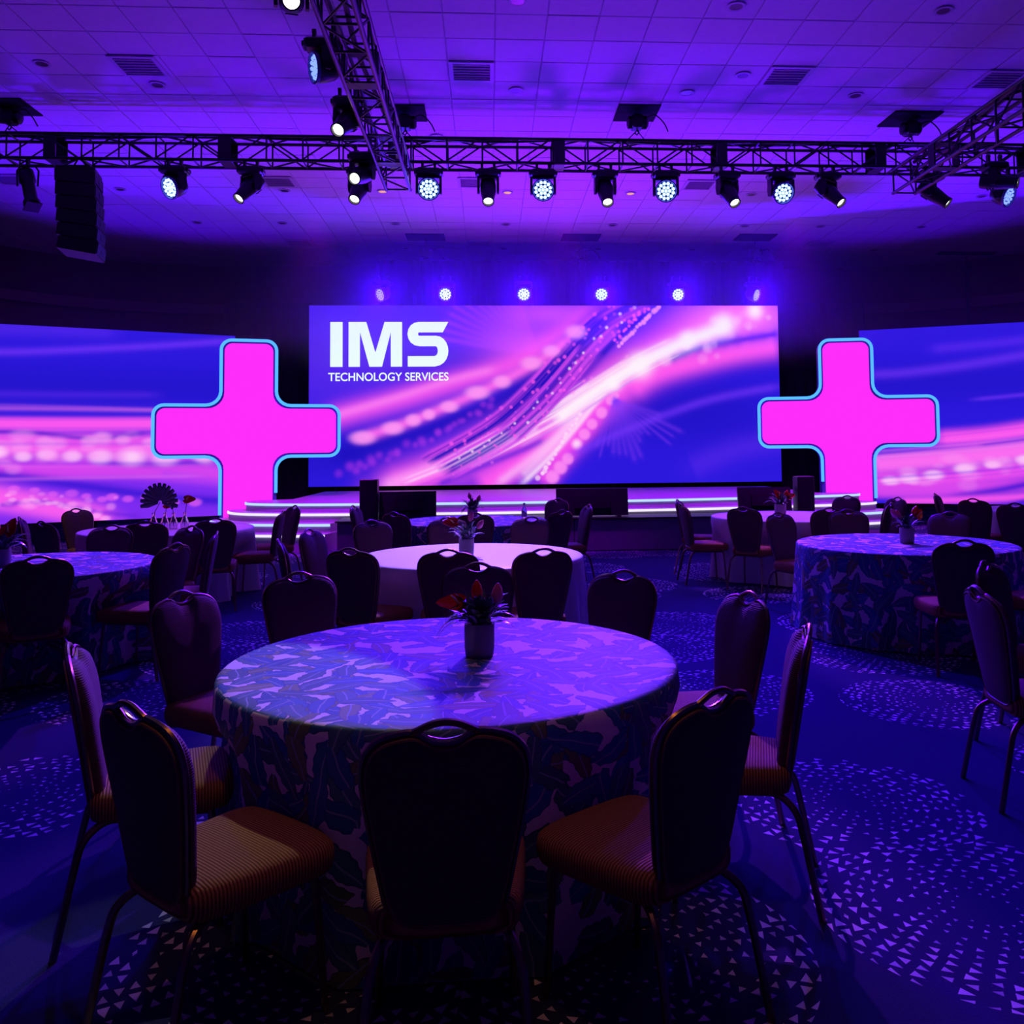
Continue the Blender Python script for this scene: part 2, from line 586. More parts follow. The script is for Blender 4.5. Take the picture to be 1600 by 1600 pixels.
def wall_strip(pts, z0, z1, th):
    m = MB()
    P = [Vector((p[0], p[1], 0)) for p in pts]
    inn, out = [], []
    for k, p in enumerate(P):
        t = (P[min(k + 1, len(P) - 1)] - P[max(k - 1, 0)]).normalized()
        nrm = Vector((-t.y, t.x, 0))
        out.append(p + nrm * th)
    rings = [[(p.x, p.y, z0), (p.x, p.y, z1), (q.x, q.y, z1), (q.x, q.y, z0)] for p, q in zip(P, out)]
    return m.loft(rings, True)


arcL = [(-13 + 6 - 6 * math.cos(a), 17.5 + 6 * math.sin(a)) for a in np.linspace(0, PI / 2, 14)]
arcR = [(9.5 + 6 * math.sin(a), 17.5 + 6 * math.cos(a)) for a in np.linspace(0, PI / 2, 14)]
back_pts = arcL + arcR
tag(wall_strip(back_pts, 0, CZ + .02, 0.2).build('wall_back', M['wall']), 'dark back wall of the ballroom with curved corners', kind='structure')
tag(wall_strip([(-13, -6), (-13, 17.5)], 0, CZ + .02, 0.2).build('wall_left', M['wall'], smooth=False), 'dark left ballroom wall', kind='structure')
tag(wall_strip([(15.5, 17.5), (15.5, -6)], 0, CZ + .02, 0.2).build('wall_right', M['wall'], smooth=False), 'dark right ballroom wall', kind='structure')
tag(wall_strip([(15.5, -6), (-13, -6)], 0, CZ + .02, 0.2).build('wall_front', M['wall'], smooth=False), 'dark ballroom wall opposite the stage', kind='structure')
corn = MB()
ins = [(p[0] * .985 + .02, p[1] - 0.18) for p in back_pts]
tag(wall_strip(ins, 5.35, 5.6, 0.16).build('trim_1', M['trimwall']), 'dark curved cornice band running around the back wall', kind='structure')

# ------------------------------------------------------------------ LED screens (flat pictures)
SRGB = lambda c: np.array(lin(*c))
BASE = SRGB((44, 24, 222))
DEEP = SRGB((28, 16, 190))
PINK = SRGB((255, 88, 240))
HOT = SRGB((255, 215, 250))
VIO = SRGB((110, 50, 250))


def seg_dist(X, Y, pts):
    """distance to a polyline, and how far along it the foot lies"""
    best = np.full(X.shape, 1e9)
    along = np.zeros(X.shape)
    L = 0.0
    for (x0, y0), (x1, y1) in zip(pts[:-1], pts[1:]):
        dx, dy = x1 - x0, y1 - y0
        l2 = dx * dx + dy * dy
        t = np.clip(((X - x0) * dx + (Y - y0) * dy) / l2, 0, 1)
        d = np.hypot(X - x0 - t * dx, Y - y0 - t * dy)
        m = d < best
        best[m] = d[m]
        along[m] = (L + t * math.sqrt(l2))[m]
        L += math.sqrt(l2)
    return best, along, L


def sp2(pts, sub=8):
    return [(p.x, p.y) for p in spline([(a, b, 0) for a, b in pts], sub)]


class Pic:
    def __init__(s, x0, x1, y0, y1, nx, ny):
        xs = np.linspace(x0, x1, nx)
        ys = np.linspace(y0, y1, ny)
        s.X, s.Y = np.meshgrid(xs, ys)
        s.C = np.zeros(s.X.shape + (3,)) + BASE
        s.nx, s.ny = nx, ny

    def blend(s, m, col):
        m = np.clip(m, 0, 1)[..., None]
        s.C = s.C * (1 - m) + col * m

    def streak(s, pts, w, col, k=1.0, a0=0.0, a1=1.0, p=2.0, rag=0.0, seed=0):
        d, al, L = seg_dist(s.X, s.Y, sp2(pts))
        t = al / L
        ww = w * (a0 + (a1 - a0) * t) if a0 else w
        if rag:
            rs = np.random.RandomState(seed)
            f = sum(np.sin(al / L * rs.uniform(6, 60) + rs.uniform(0, 6)) for _ in range(5)) / 5
            ww = ww * (1 + rag * f)
        m = np.exp(-(d / ww) ** p) * k
        m *= np.clip(np.minimum(t, 1 - t) * 14 + 0.25, 0, 1)
        s.blend(m, col)

    def dots(s, pts, n, r0, r1, col, k=1.0, seed=0, jit=0.0, sharp=6, sx=1.0):
        rs = np.random.RandomState(seed)
        P = np.array(sp2(pts, 16))
        cum = np.r_[0, np.cumsum(np.hypot(*np.diff(P, axis=0).T))]
        for i in range(n):
            t = (i + .5 + rs.uniform(-.3, .3)) / n
            x = np.interp(t * cum[-1], cum, P[:, 0]) + rs.normal() * jit
            y = np.interp(t * cum[-1], cum, P[:, 1]) + rs.normal() * jit
            r = (r0 + (r1 - r0) * t) * rs.uniform(.8, 1.15)
            s.dot(x, y, r, col, k * rs.uniform(.65, 1), sharp, sx)

    def dot(s, x, y, r, col, k=1.0, sharp=6, sx=1.0):
        m = np.exp(-(np.hypot((s.X - x) / sx, s.Y - y) / r) ** sharp) * k
        s.blend(m, col)

    def mesh(s, name, w, h, bow=0.0):
        gx = np.linspace(-w / 2, w / 2, s.nx)
        gz = np.linspace(h, 0, s.ny)
        GX, GZ = np.meshgrid(gx, gz)
        V = np.stack([GX, np.zeros_like(GX), GZ], -1).reshape(-1, 3)
        i = np.arange(s.nx * s.ny).reshape(s.ny, s.nx)
        F = np.stack([i[1:, :-1], i[1:, 1:], i[:-1, 1:], i[:-1, :-1]], -1).reshape(-1, 4)
        me = bpy.data.meshes.new(name)
        me.vertices.add(len(V))
        me.vertices.foreach_set('co', V.ravel())
        me.loops.add(F.size)
        me.loops.foreach_set('vertex_index', F.ravel().astype(np.int32))
        me.polygons.add(len(F))
        me.polygons.foreach_set('loop_start', (np.arange(len(F)) * 4).astype(np.int32))
        me.update(calc_edges=True)
        a = me.attributes.new('picture', 'FLOAT_COLOR', 'POINT')
        C = np.concatenate([s.C.reshape(-1, 3), np.ones((len(V), 1))], 1).astype(np.float32)
        a.data.foreach_set('color', C.ravel())
        me.materials.append(M['screen'])
        return me


def main_picture():
    p = Pic(25, 1552, 163, 745, 600, 228)
    X, Y = p.X, p.Y
    rs0 = np.random.RandomState(17)
    # broad tone: violet upper left, deep blue lower right
    p.blend(0.55 * np.exp(-(((X - 200) / 420) ** 2 + ((Y - 330) / 200) ** 2)), VIO)
    p.blend(0.65 * np.exp(-(((X - 1250) / 330) ** 2 + ((Y - 520) / 110) ** 2)), DEEP)
    p.blend(0.55 * np.exp(-(((X - 60) / 260) ** 2 + ((Y - 640) / 80) ** 2)), DEEP)
    # rays at the top, fanning from the knot of the streams
    for a in np.linspace(-2.95, -1.9, 13):
        x2, y2 = 760 + 330 * math.cos(a), 330 + 330 * math.sin(a)
        p.streak([(760, 330), ((760 + x2) / 2, (330 + y2) / 2), (x2, y2)], 9, SRGB((200, 70, 245)), 0.3)
    p.blend(0.75 * np.exp(-(((X - 720) / 150) ** 2 + ((Y - 300) / 75) ** 2)), SRGB((215, 80, 245)))
    p.blend(0.6 * np.exp(-(((X - 800) / 150) ** 2 + ((Y - 190) / 45) ** 2)), SRGB((235, 90, 245)))
    # upper pink wing
    p.streak([(70, 535), (170, 505), (300, 470), (480, 415), (680, 350), (860, 240), (960, 165)], 36, PINK, 0.8)
    p.streak([(100, 520), (300, 462), (480, 405), (620, 370)], 14, SRGB((255, 130, 245)), 0.6)
    # dark gulf under the wing
    p.streak([(90, 660), (250, 610), (420, 560), (640, 470), (820, 330), (980, 165)], 36, DEEP, 0.85)
    # the two great bands
    p.streak([(230, 760), (450, 690), (640, 600), (800, 545), (950, 440), (1100, 345), (1260, 260), (1420, 200), (1560, 165)], 66, PINK, 0.97, 0.8, 1.15)
    p.streak([(560, 760), (700, 670), (830, 600), (960, 470), (1080, 370)], 50, PINK, 0.95)
    p.streak([(760, 745), (840, 640), (930, 530), (1020, 430)], 34, SRGB((250, 80, 240)), 0.8)
    p.streak([(1050, 440), (1150, 385), (1300, 345), (1420, 318), (1560, 298)], 36, PINK, 0.97)
    p.blend(0.9 * np.exp(-(((X - 1430) / 170) ** 2 + ((Y - 205) / 55) ** 2)), SRGB((255, 120, 242)))
    # dark splits between the bands
    p.streak([(430, 745), (560, 690), (690, 640), (780, 600)], 13, SRGB((90, 30, 220)), 0.75)
    p.streak([(1180, 345), (1300, 300), (1420, 278), (1560, 255)], 13, SRGB((80, 26, 215)), 0.85, rag=0.4, seed=3)
    p.streak([(640, 600), (780, 520), (900, 400), (1010, 280)], 14, SRGB((70, 20, 205)), 0.6)
    # hot cores
    p.streak([(250, 752), (420, 690), (560, 632), (690, 560), (760, 500)], 24, SRGB((255, 165, 248)), 0.7)
    p.streak([(620, 745), (740, 655), (850, 560), (960, 450)], 15, SRGB((255, 185, 250)), 0.6)
    p.streak([(700, 745), (800, 650), (880, 560), (990, 430), (1080, 370)], 9, SRGB((255, 225, 252)), 0.7)
    for k in range(34):
        o = rs0.uniform(-48, 48)
        i0 = rs0.randint(0, 4)
        base = [(330, 740), (520, 665), (680, 585), (820, 510), (930, 440), (1060, 360), (1200, 290), (1340, 235)]
        pts = [(x + o * .5, y + o * .8) for x, y in base[i0:i0 + 4]]
        p.streak(pts, rs0.uniform(2, 5), (SRGB((255, 190, 250)), SRGB((200, 60, 240)), HOT)[k % 3], rs0.uniform(.3, .65))
    for k in range(60):
        t0 = rs0.uniform(0, 1)
        bx, by = 420 + 560 * t0 + rs0.normal() * 30, 690 - 330 * t0 ** 1.2 + rs0.normal() * 34
        p.dot(bx, by, rs0.uniform(3, 7), SRGB((255, 120, 244)), rs0.uniform(.3, .7), 3)
    for k in range(26):
        t0 = rs0.uniform(0, 1)
        p.dot(1060 + 480 * t0, 360 - 170 * t0 + rs0.normal() * 32, rs0.uniform(8, 20), SRGB((255, 190, 250)), rs0.uniform(.15, .45), 4)
    p.streak([(480, 680), (640, 610), (760, 560)], 20, HOT, 0.55)
    p.streak([(800, 545), (920, 460), (1060, 370), (1180, 310), (1290, 265), (1400, 225)], 26, SRGB((255, 240, 252)), 0.97)
    p.streak([(700, 720), (800, 620), (900, 510)], 16, HOT, 0.5)
    for x, y, r in ((1090, 362, 38), (1370, 225, 34), (1475, 182, 26), (1250, 275, 26), (1000, 420, 24)):
        p.dot(x, y, r, SRGB((255, 242, 253)), 0.9, 2.4)
    # fine dark and pink threads running up to the right
    rs = np.random.RandomState(5)
    for k in range(44):
        o = rs.uniform(-70, 66)
        a = rs.uniform(0, 0.5)
        base = [(430, 690), (640, 570), (780, 440), (900, 300), (990, 215), (1110, 150)]
        n = int(3 + rs.uniform(0, 3))
        i0 = int(a * 4)
        pts = [(x + o * .75 * (1 - .25 * j / 5), y + o * .55) for j, (x, y) in enumerate(base)][i0:i0 + n]
        if len(pts) < 2:
            continue
        c = DEEP if k % 2 else SRGB((210, 70, 240))
        p.streak(pts, rs.uniform(2.5, 7), c, rs.uniform(.5, .9))
    for k, (o, n, r, c) in enumerate(((-24, 9, 5, PINK), (14, 10, 4, HOT), (36, 12, 4, PINK), (-52, 8, 6, PINK), (54, 10, 5, PINK), (2, 10, 4, SRGB((180, 80, 250))))):
        pts = [(x + o * .75, y + o * .55) for x, y in ((480, 660), (640, 570), (780, 440), (900, 300), (990, 215), (1090, 160))]
        p.dots(pts, n * 2, r, r * 1.4, c, 0.7, 10 + k, 9)
    p.streak([(960, 330), (1040, 250), (1120, 190), (1175, 160)], 9, DEEP, 0.9)
    p.dots([(1020, 300), (1090, 230), (1160, 165)], 16, 7, 9, SRGB((255, 150, 245)), 0.9, 31, 2)
    p.dots([(1000, 290), (1060, 225), (1120, 165)], 18, 5, 6, PINK, 0.9, 32, 4)
    # big soft beads on the upper chain
    ch = [(180, 592), (300, 555), (400, 517), (530, 462), (640, 410), (760, 345), (870, 262)]
    p.streak(ch, 17, SRGB((255, 105, 240)), 0.85)
    for x, y, r, e in ((195, 590, 21, 1.9), (290, 560, 20, 1.7), (355, 535, 19, 1.3), (405, 517, 17, 1.2), (470, 492, 18, 1.6), (560, 447, 21, 1.8), (640, 412, 20, 1.4), (735, 352, 21, 1.6), (800, 312, 19, 1.4), (880, 250, 22, 1.5)):
        p.dot(x, y, r, SRGB((255, 150, 245)), 0.85, 4, e)
    p.dots([(120, 700), (250, 660), (380, 610), (520, 535), (620, 470)], 30, 13, 10, SRGB((170, 52, 235)), 0.5, 12, 6, 2.5)
    # bead chains at the bottom
    p.streak([(790, 745), (850, 665), (890, 610), (950, 530), (1010, 460)], 17, SRGB((225, 70, 240)), 0.5)
    for x, y, r in ((800, 722, 22), (826, 692, 22), (850, 664, 19), (880, 616, 20), (905, 585, 19), (930, 552, 18), (962, 515, 19), (992, 475, 16), (1006, 460, 14)):
        p.dot(x, y, r, SRGB((255, 140, 244)), 0.85, 6)
    p.dot(880, 616, 12, HOT, 0.9, 3)
    p.dots([(755, 730), (800, 660), (845, 590), (895, 515)], 17, 8, 6, HOT, 0.9, 22, 2)
    # faint arcs and a sun burst in the blue
    p.streak([(860, 650), (1000, 590), (1180, 520), (1340, 470), (1560, 430)], 14, VIO, 0.55)
    p.streak([(1250, 700), (1400, 640), (1560, 610)], 40, VIO, 0.28)
    for a in np.linspace(0.35, 1.95, 15):
        ln = rs.uniform(150, 260)
        p.streak([(1005, 470), (1005 + ln * .5 * math.cos(a), 470 + ln * .5 * math.sin(a)), (1005 + ln * math.cos(a), 470 + ln * math.sin(a))], rs.uniform(4, 9), SRGB((130, 56, 250)), 0.30)
    return p


def left_picture():
    p = Pic(-560, 1050, 340, 1200, 360, 190)
    X, Y = p.X, p.Y
    p.blend(np.clip((Y - 640) / 120, 0, 1) * .25, VIO)
    p.blend(np.clip((Y - 960) / 90, 0, 1) * .6, SRGB((150, 48, 248)))
    p.blend(0.5 * np.exp(-((Y - 600) / 110.) ** 2), DEEP)
    p.streak([(-560, 480), (0, 462), (300, 440), (700, 402), (1050, 362)], 18, VIO, 0.65)
    p.streak([(-560, 400), (0, 360), (500, 350)], 34, VIO, 0.3)
    p.streak([(-560, 640), (200, 640), (700, 632)], 16, VIO, 0.25)
    p.streak([(-560, 770), (0, 772), (400, 770), (760, 765)], 30, PINK, 0.95, p=4)
    p.streak([(-560, 850), (0, 860), (300, 868), (700, 875), (1050, 900)], 62, SRGB((250, 90, 240)), 0.9, p=3)
    p.streak([(-560, 960), (200, 970), (600, 975), (1050, 1010)], 46, SRGB((225, 72, 240)), 0.85, p=3)
    p.streak([(-200, 805), (100, 806), (340, 830), (420, 835), (640, 808)], 11, SRGB((80, 25, 210)), 0.8)
    p.streak([(400, 940), (640, 955), (800, 950), (1050, 930)], 14, SRGB((90, 30, 215)), 0.65)
    p.dots([(-540, 880), (0, 885), (320, 850), (650, 850)], 14, 26, 26, SRGB((255, 165, 248)), 0.6, 4, 8, 4, 1.5)
    for x, y, r in ((10, 888, 26), (-140, 880, 34), (110, 912, 22), (205, 903, 26), (312, 912, 26), (432, 915, 34), (570, 916, 42), (722, 920, 40), (905, 915, 34)):
        p.dot(x, y, r, SRGB((255, 190, 250)), 0.8, 4, 1.6)
    p.dot(0, 888, 20, HOT, 0.9, 2.5, 1.5)
    p.dot(570, 918, 22, HOT, 0.6, 3, 1.5)
    p.streak([(-560, 1150), (-100, 1080), (0, 1085), (300, 1150), (500, 1210)], 55, SRGB((255, 95, 240)), 0.92, p=3)
    p.streak([(-200, 985), (0, 990), (300, 1035), (600, 1085), (800, 1115), (1050, 1135)], 24, SRGB((60, 24, 215)), 0.9)
    p.streak([(0, 1120), (200, 1110), (420, 1160), (620, 1190)], 12, SRGB((110, 35, 225)), 0.7, rag=.4)
    p.dots([(60, 1040), (330, 1085), (560, 1105), (880, 1135)], 12, 14, 17, SRGB((235, 95, 245)), 0.7, 7, 5, 5, 1.7)
    p.dots([(40, 1070), (260, 1130), (470, 1185)], 14, 9, 12, SRGB((255, 170, 248)), 0.7, 8, 6, 4, 1.8)
    p.streak([(700, 1000), (900, 1030), (1050, 1060)], 26, SRGB((170, 60, 245)), 0.5)
    rs = np.random.RandomState(4)
    for k in range(50):
        p.dot(rs.uniform(-540, 1000), rs.normal(872, 34), rs.uniform(10, 34), SRGB((255, 150, 246)), rs.uniform(.12, .4), 4, rs.uniform(1.2, 2))
    for k in range(44):
        x = rs.uniform(-540, 520)
        p.dot(x, 1085 + abs(x) * .14 + rs.normal() * 26, rs.uniform(6, 18), SRGB((255, 150, 246)), rs.uniform(.2, .5), 4, rs.uniform(1.2, 2.2))
    for k in range(12):
        y = rs.uniform(640, 1040)
        p.streak([(-560, y), (100, y + rs.uniform(-8, 14)), (900, y + rs.uniform(-6, 26))], rs.uniform(4, 10), SRGB((255, 120, 244)) if k % 2 else SRGB((120, 40, 235)), rs.uniform(.1, .3))
    return p


def right_picture():
    p = Pic(720, 2020, 300, 1240, 330, 200)
    X, Y = p.X, p.Y
    p.blend(0.5 * np.exp(-((Y - 600) / 130.) ** 2), DEEP)
    p.streak([(720, 540), (900, 540), (1200, 500), (1600, 425), (2020, 370)], 26, VIO, 0.55)
    p.streak([(1000, 420), (1400, 390), (1700, 340)], 26, VIO, 0.35)
    p.streak([(1150, 695), (1400, 670), (1600, 640), (2020, 600)], 11, VIO, 0.55)
    p.streak([(1000, 900), (1200, 885), (1400, 850), (1600, 822), (2020, 760)], 44, PINK, 0.95, p=3)
    p.streak([(720, 1040), (900, 1020), (1200, 985), (1500, 940), (1700, 905), (2020, 850)], 50, SRGB((255, 110, 242)), 0.95, p=3)
    p.streak([(720, 1120), (1000, 1110), (1300, 1065), (1600, 1000), (2020, 920)], 52, SRGB((240, 80, 240)), 0.92, p=3)
    p.streak([(1180, 935), (1350, 905), (1530, 868)], 10, SRGB((110, 35, 220)), 0.75)
    for x, y, r in ((1535, 940, 34), (1345, 1010, 24), (1120, 1055, 27), (1225, 1035, 20), (1000, 1090, 26), (905, 1108, 26), (1700, 905, 34), (830, 1120, 24), (1850, 880, 34)):
        p.dot(x, y, r, SRGB((255, 200, 250)), 0.85, 4, 1.5)
    p.streak([(1380, 985), (1540, 942), (1700, 905)], 17, HOT, 0.85)
    p.streak([(720, 1180), (1000, 1170), (1400, 1130), (1600, 1080), (2020, 1000)], 34, SRGB((230, 75, 240)), 0.8, p=3)
    p.streak([(1050, 1215), (1250, 1165), (1450, 1105), (1650, 1055), (2020, 985)], 22, SRGB((70, 24, 215)), 0.92)
    p.streak([(850, 1230), (1150, 1215), (1400, 1190), (1600, 1130)], 22, PINK, 0.85)
    p.streak([(1280, 1240), (1420, 1205), (1600, 1155), (2020, 1060)], 16, SRGB((70, 24, 215)), 0.9)
    p.streak([(1420, 1240), (1560, 1200), (1800, 1130)], 14, PINK, 0.8)
    rs = np.random.RandomState(9)
    for k in range(46):
        x = rs.uniform(760, 1980)
        p.dot(x, 1120 - (x - 850) * .25 + rs.normal() * 34, rs.uniform(10, 32), SRGB((255, 165, 247)), rs.uniform(.12, .42), 4, rs.uniform(1.1, 1.8))
    for k in range(12):
        y = rs.uniform(880, 1200)
        p.streak([(740, y), (1300, y - 60 + rs.uniform(-10, 10)), (1980, y - 190)], rs.uniform(4, 10), SRGB((255, 130, 245)) if k % 2 else SRGB((120, 40, 235)), rs.uniform(.12, .35))
    return p


def screen(label, loc, rz, w, h, pic):
    t = thing('led_screen', label, 'screen', loc, rz)
    link('display', pic.mesh('display', w, h), t)
    b = MB()
    b.box((0, 0.075, h / 2), (w + 0.03, 0.13, h + 0.03))
    b.build('cabinet', M['plastic'], t, False)
    b = MB()
    for x in np.arange(-w / 2 + .6, w / 2, 1.6):
        b.box((x, 0.14, -loc[2] / 2 + .01), (0.1, 0.1, loc[2] - .02))
        b.box((x, 0.3, 0.05 - loc[2]), (0.08, 0.4, 0.06))
    b.build('support_post', M['black'], t, False)
    return t


main = screen('wide centre LED screen showing pink and blue light streams and white lettering', (1.375, 20.0, 0.85), 0.0, 10.97, 4.16, main_picture())
# side screens hang on the same wall line, turned in towards the audience
aL = math.atan2(17.9 - 16.2, -5.17 + 8.88)
wL = 6.3
scL = screen('left side LED screen with pink bokeh bands behind the left cross', (-5.17 - wL / 2 * math.cos(aL), 17.9 - wL / 2 * math.sin(aL), 0.38), aL, wL, 3.64, left_picture())
aR = -math.atan2(17.8 - 16.6, 10.65 - 7.85)
wR = 6.3
scR = screen('right side LED screen with rising pink bands behind the right cross', (7.85 + wR / 2 * math.cos(aR), 17.8 + wR / 2 * math.sin(aR), 0.46), aR, wR, 3.64, right_picture())


def logo_pt(cx, cy):
    return ((cx - 25) / 1527 * 10.97 - 10.97 / 2, 4.16 - (cy - 163) / 582 * 4.16)


def flat_poly(m, pts, y0=-0.012, y1=-0.002):
    P = [logo_pt(*p) for p in pts]
    i = len(m.v)
    n = len(P)
    m.v += [(x, y0, z) for x, z in P] + [(x, y1, z) for x, z in P]
    m.f.append(tuple(range(i, i + n)))
    for k in range(n):
        a, b = i + k, i + (k + 1) % n
        m.f.append((a, a + n, b + n, b))


lg = MB()
flat_poly(lg, [(92, 217), (92, 362), (131, 362), (131, 217)])
lg.build('letter_i', M['logo'], main, False)
lg = MB()
for q in ([(150, 217), (150, 362), (186, 362), (186, 217)], [(284, 217), (284, 362), (320, 362), (320, 217)],
          [(186, 217), (186, 250), (216, 362), (235, 362), (235, 316), (206, 217)], [(264, 217), (235, 316), (235, 362), (256, 362), (284, 250), (284, 217)]):
    flat_poly(lg, q)
lg.build('letter_m', M['logo'], main, False)
# the S as a ribbon with cut terminals
up_ = [(455, 234)] + [(372, 234)] + [(372 - 18 * math.sin(a), 256 - 22 * math.cos(a)) for a in np.linspace(.3, PI - .3, 7)] + [(376, 279)]
lo_ = [(428, 279)] + [(428 + 23 * math.sin(a), 311 - 32 * math.cos(a)) for a in np.linspace(.3, PI - .3, 9)] + [(424, 345), (338, 345)]
path = up_ + lo_
lg = MB()
P = [Vector((a, b, 0)) for a, b in path]
L_, R_ = [], []
for k, q in enumerate(P):
    t_ = (P[min(k + 1, len(P) - 1)] - P[max(k - 1, 0)]).normalized()
    nn = Vector((-t_.y, t_.x, 0))
    hw = 17
    L_.append((q.x + nn.x * hw, q.y + nn.y * hw))
    R_.append((q.x - nn.x * hw, q.y - nn.y * hw))
L_[0] = (468, 217)
R_[0] = (450, 251)
for k in range(len(P) - 1):
    flat_poly(lg, [R_[k], L_[k], L_[k + 1], R_[k + 1]] if True else None)
lg.build('letter_s', M['logo'], main, False)
# the strapline
fc = bpy.data.curves.new('strapline', 'FONT')
fc.body = 'TECHNOLOGY SERVICES'
fc.size = 1.0
fc.extrude = 0.02
fc.offset = 0.012
fo = bpy.data.objects.new('strapline_source', fc)
COL.objects.link(fo)
dg = bpy.context.evaluated_depsgraph_get()
tm = bpy.data.meshes.new_from_object(fo.evaluated_get(dg))
bpy.data.objects.remove(fo)
co = np.array([v.co[:] for v in tm.vertices])
x0, z1 = logo_pt(86, 381)
x1, z0 = logo_pt(468, 408)
mn, mx = co.min(0), co.max(0)
nx = x0 + (co[:, 0] - mn[0]) / (mx[0] - mn[0]) * (x1 - x0)
nz_ = z0 + (co[:, 1] - mn[1]) / (mx[1] - mn[1]) * (z1 - z0)
ny = -0.008 - co[:, 2] * .2
tm.vertices.foreach_set('co', np.stack([nx, ny, nz_], -1).ravel())
tm.materials.clear()
tm.materials.append(M['logo'])
link('strapline_lettering', tm, main)

# ------------------------------------------------------------------ glowing crosses


def cross_outline(hb, ha, top, zc, hz, bot, ro, ri):
    """plus with rounded corners: half bar hb, half arm span ha, arm centre zc, half arm height hz; open at the bottom"""
    pts = []

    def arc(cx, cz, r, a0, a1, n=7):
        for a in np.linspace(a0, a1, n):
            pts.append((cx + r * math.cos(a), cz + r * math.sin(a)))
    h = PI / 2
    pts.append((hb, bot))
    arc(hb + ri, zc - hz - ri, ri, PI, h)
    arc(ha - ro, zc - hz + ro, ro, -h, 0)
    arc(ha - ro, zc + hz - ro, ro, 0, h)
    arc(hb + ri, zc + hz + ri, ri, -h, -PI)
    arc(hb - ro, top - ro, ro, 0, h)
    arc(-hb + ro, top - ro, ro, h, PI)
    arc(-hb - ri, zc + hz + ri, ri, 0, -h)
    arc(-ha + ro, zc + hz - ro, ro, h, PI)
    arc(-ha + ro, zc - hz + ro, ro, PI, PI + h)
    arc(-hb - ri, zc - hz - ri, ri, h, 0)
    pts.append((-hb, bot))
    return pts


def make_cross(label, loc, rz, tube_lo, zc, ha):
    t = thing('cross_sculpture', label, 'cross', loc, rz, None)
    o = cross_outline(0.515, ha, 3.80, zc, 0.50, 0.0, 0.20, 0.26)
    b = MB()
    n = len(o)
    i = len(b.v)
    b.v += [(x, -0.10, z) for x, z in o] + [(x, 0.16, z) for x, z in o]
    b.f.append(tuple(range(i, i + n)))
    b.f.append(tuple(reversed(range(i + n, i + 2 * n))))
    for k in range(n):
        a, c = i + k, i + (k + 1) % n
        b.f.append((a, a + n, c + n, c))
    b.build('body', M['crossbody'], t, False)
    o2 = cross_outline(0.445, ha - .07, 3.73, zc, 0.43, 0.02, 0.15, 0.30)
    b = MB()
    b.v += [(x, -0.125, z) for x, z in o2] + [(x, -0.10, z) for x, z in o2]
    n = len(o2)
    b.f.append(tuple(range(n)))
    for k in range(n):
        a, c = k, (k + 1) % n
        b.f.append((a, a + n, c + n, c))
    b.build('pink_face', M['pink'], t, False)
    o3 = [(x, -0.125, z) for x, z in cross_outline(0.505, ha - .01, 3.79, zc, 0.49, 0.0, 0.19, 0.27)]
    o3[0] = (o3[0][0], -0.125, tube_lo[1])
    o3[-1] = (o3[-1][0], -0.125, tube_lo[0])
    MB().tube(o3, 0.030, 8).build('neon_tube', M['neon'], t)
    b = MB()
    for sx in (-.4, .4):
        b.box((sx, 0.35, 0.04), (0.09, 0.5, 0.08))
    b.build('foot', M['black'], t, False)
    return t


make_cross('tall pink glowing cross with blue neon outline left of the stage', (-4.62, 16.95, 0), R(13), (0.46, 0.86), 2.05, 1.70)
make_cross('tall pink glowing cross with blue neon outline right of the stage', (7.17, 16.98, 0), R(-11), (0.95, 0.62), 2.14, 1.73)

# ------------------------------------------------------------------ stage


def offset_front(pts, d):
    out = []
    c = Vector((1.4, 19.0))
    for k, p in enumerate(pts):
        a, b = Vector(pts[max(k - 1, 0)]), Vector(pts[min(k + 1, len(pts) - 1)])
        t_ = (b - a).normalized()
        n_ = Vector((t_.y, -t_.x))
        q = Vector(p) + n_ * d
        q.y = min(q.y, p[1] if p[1] > 16.3 else q.y)
        out.append((q.x, q.y))
    return out


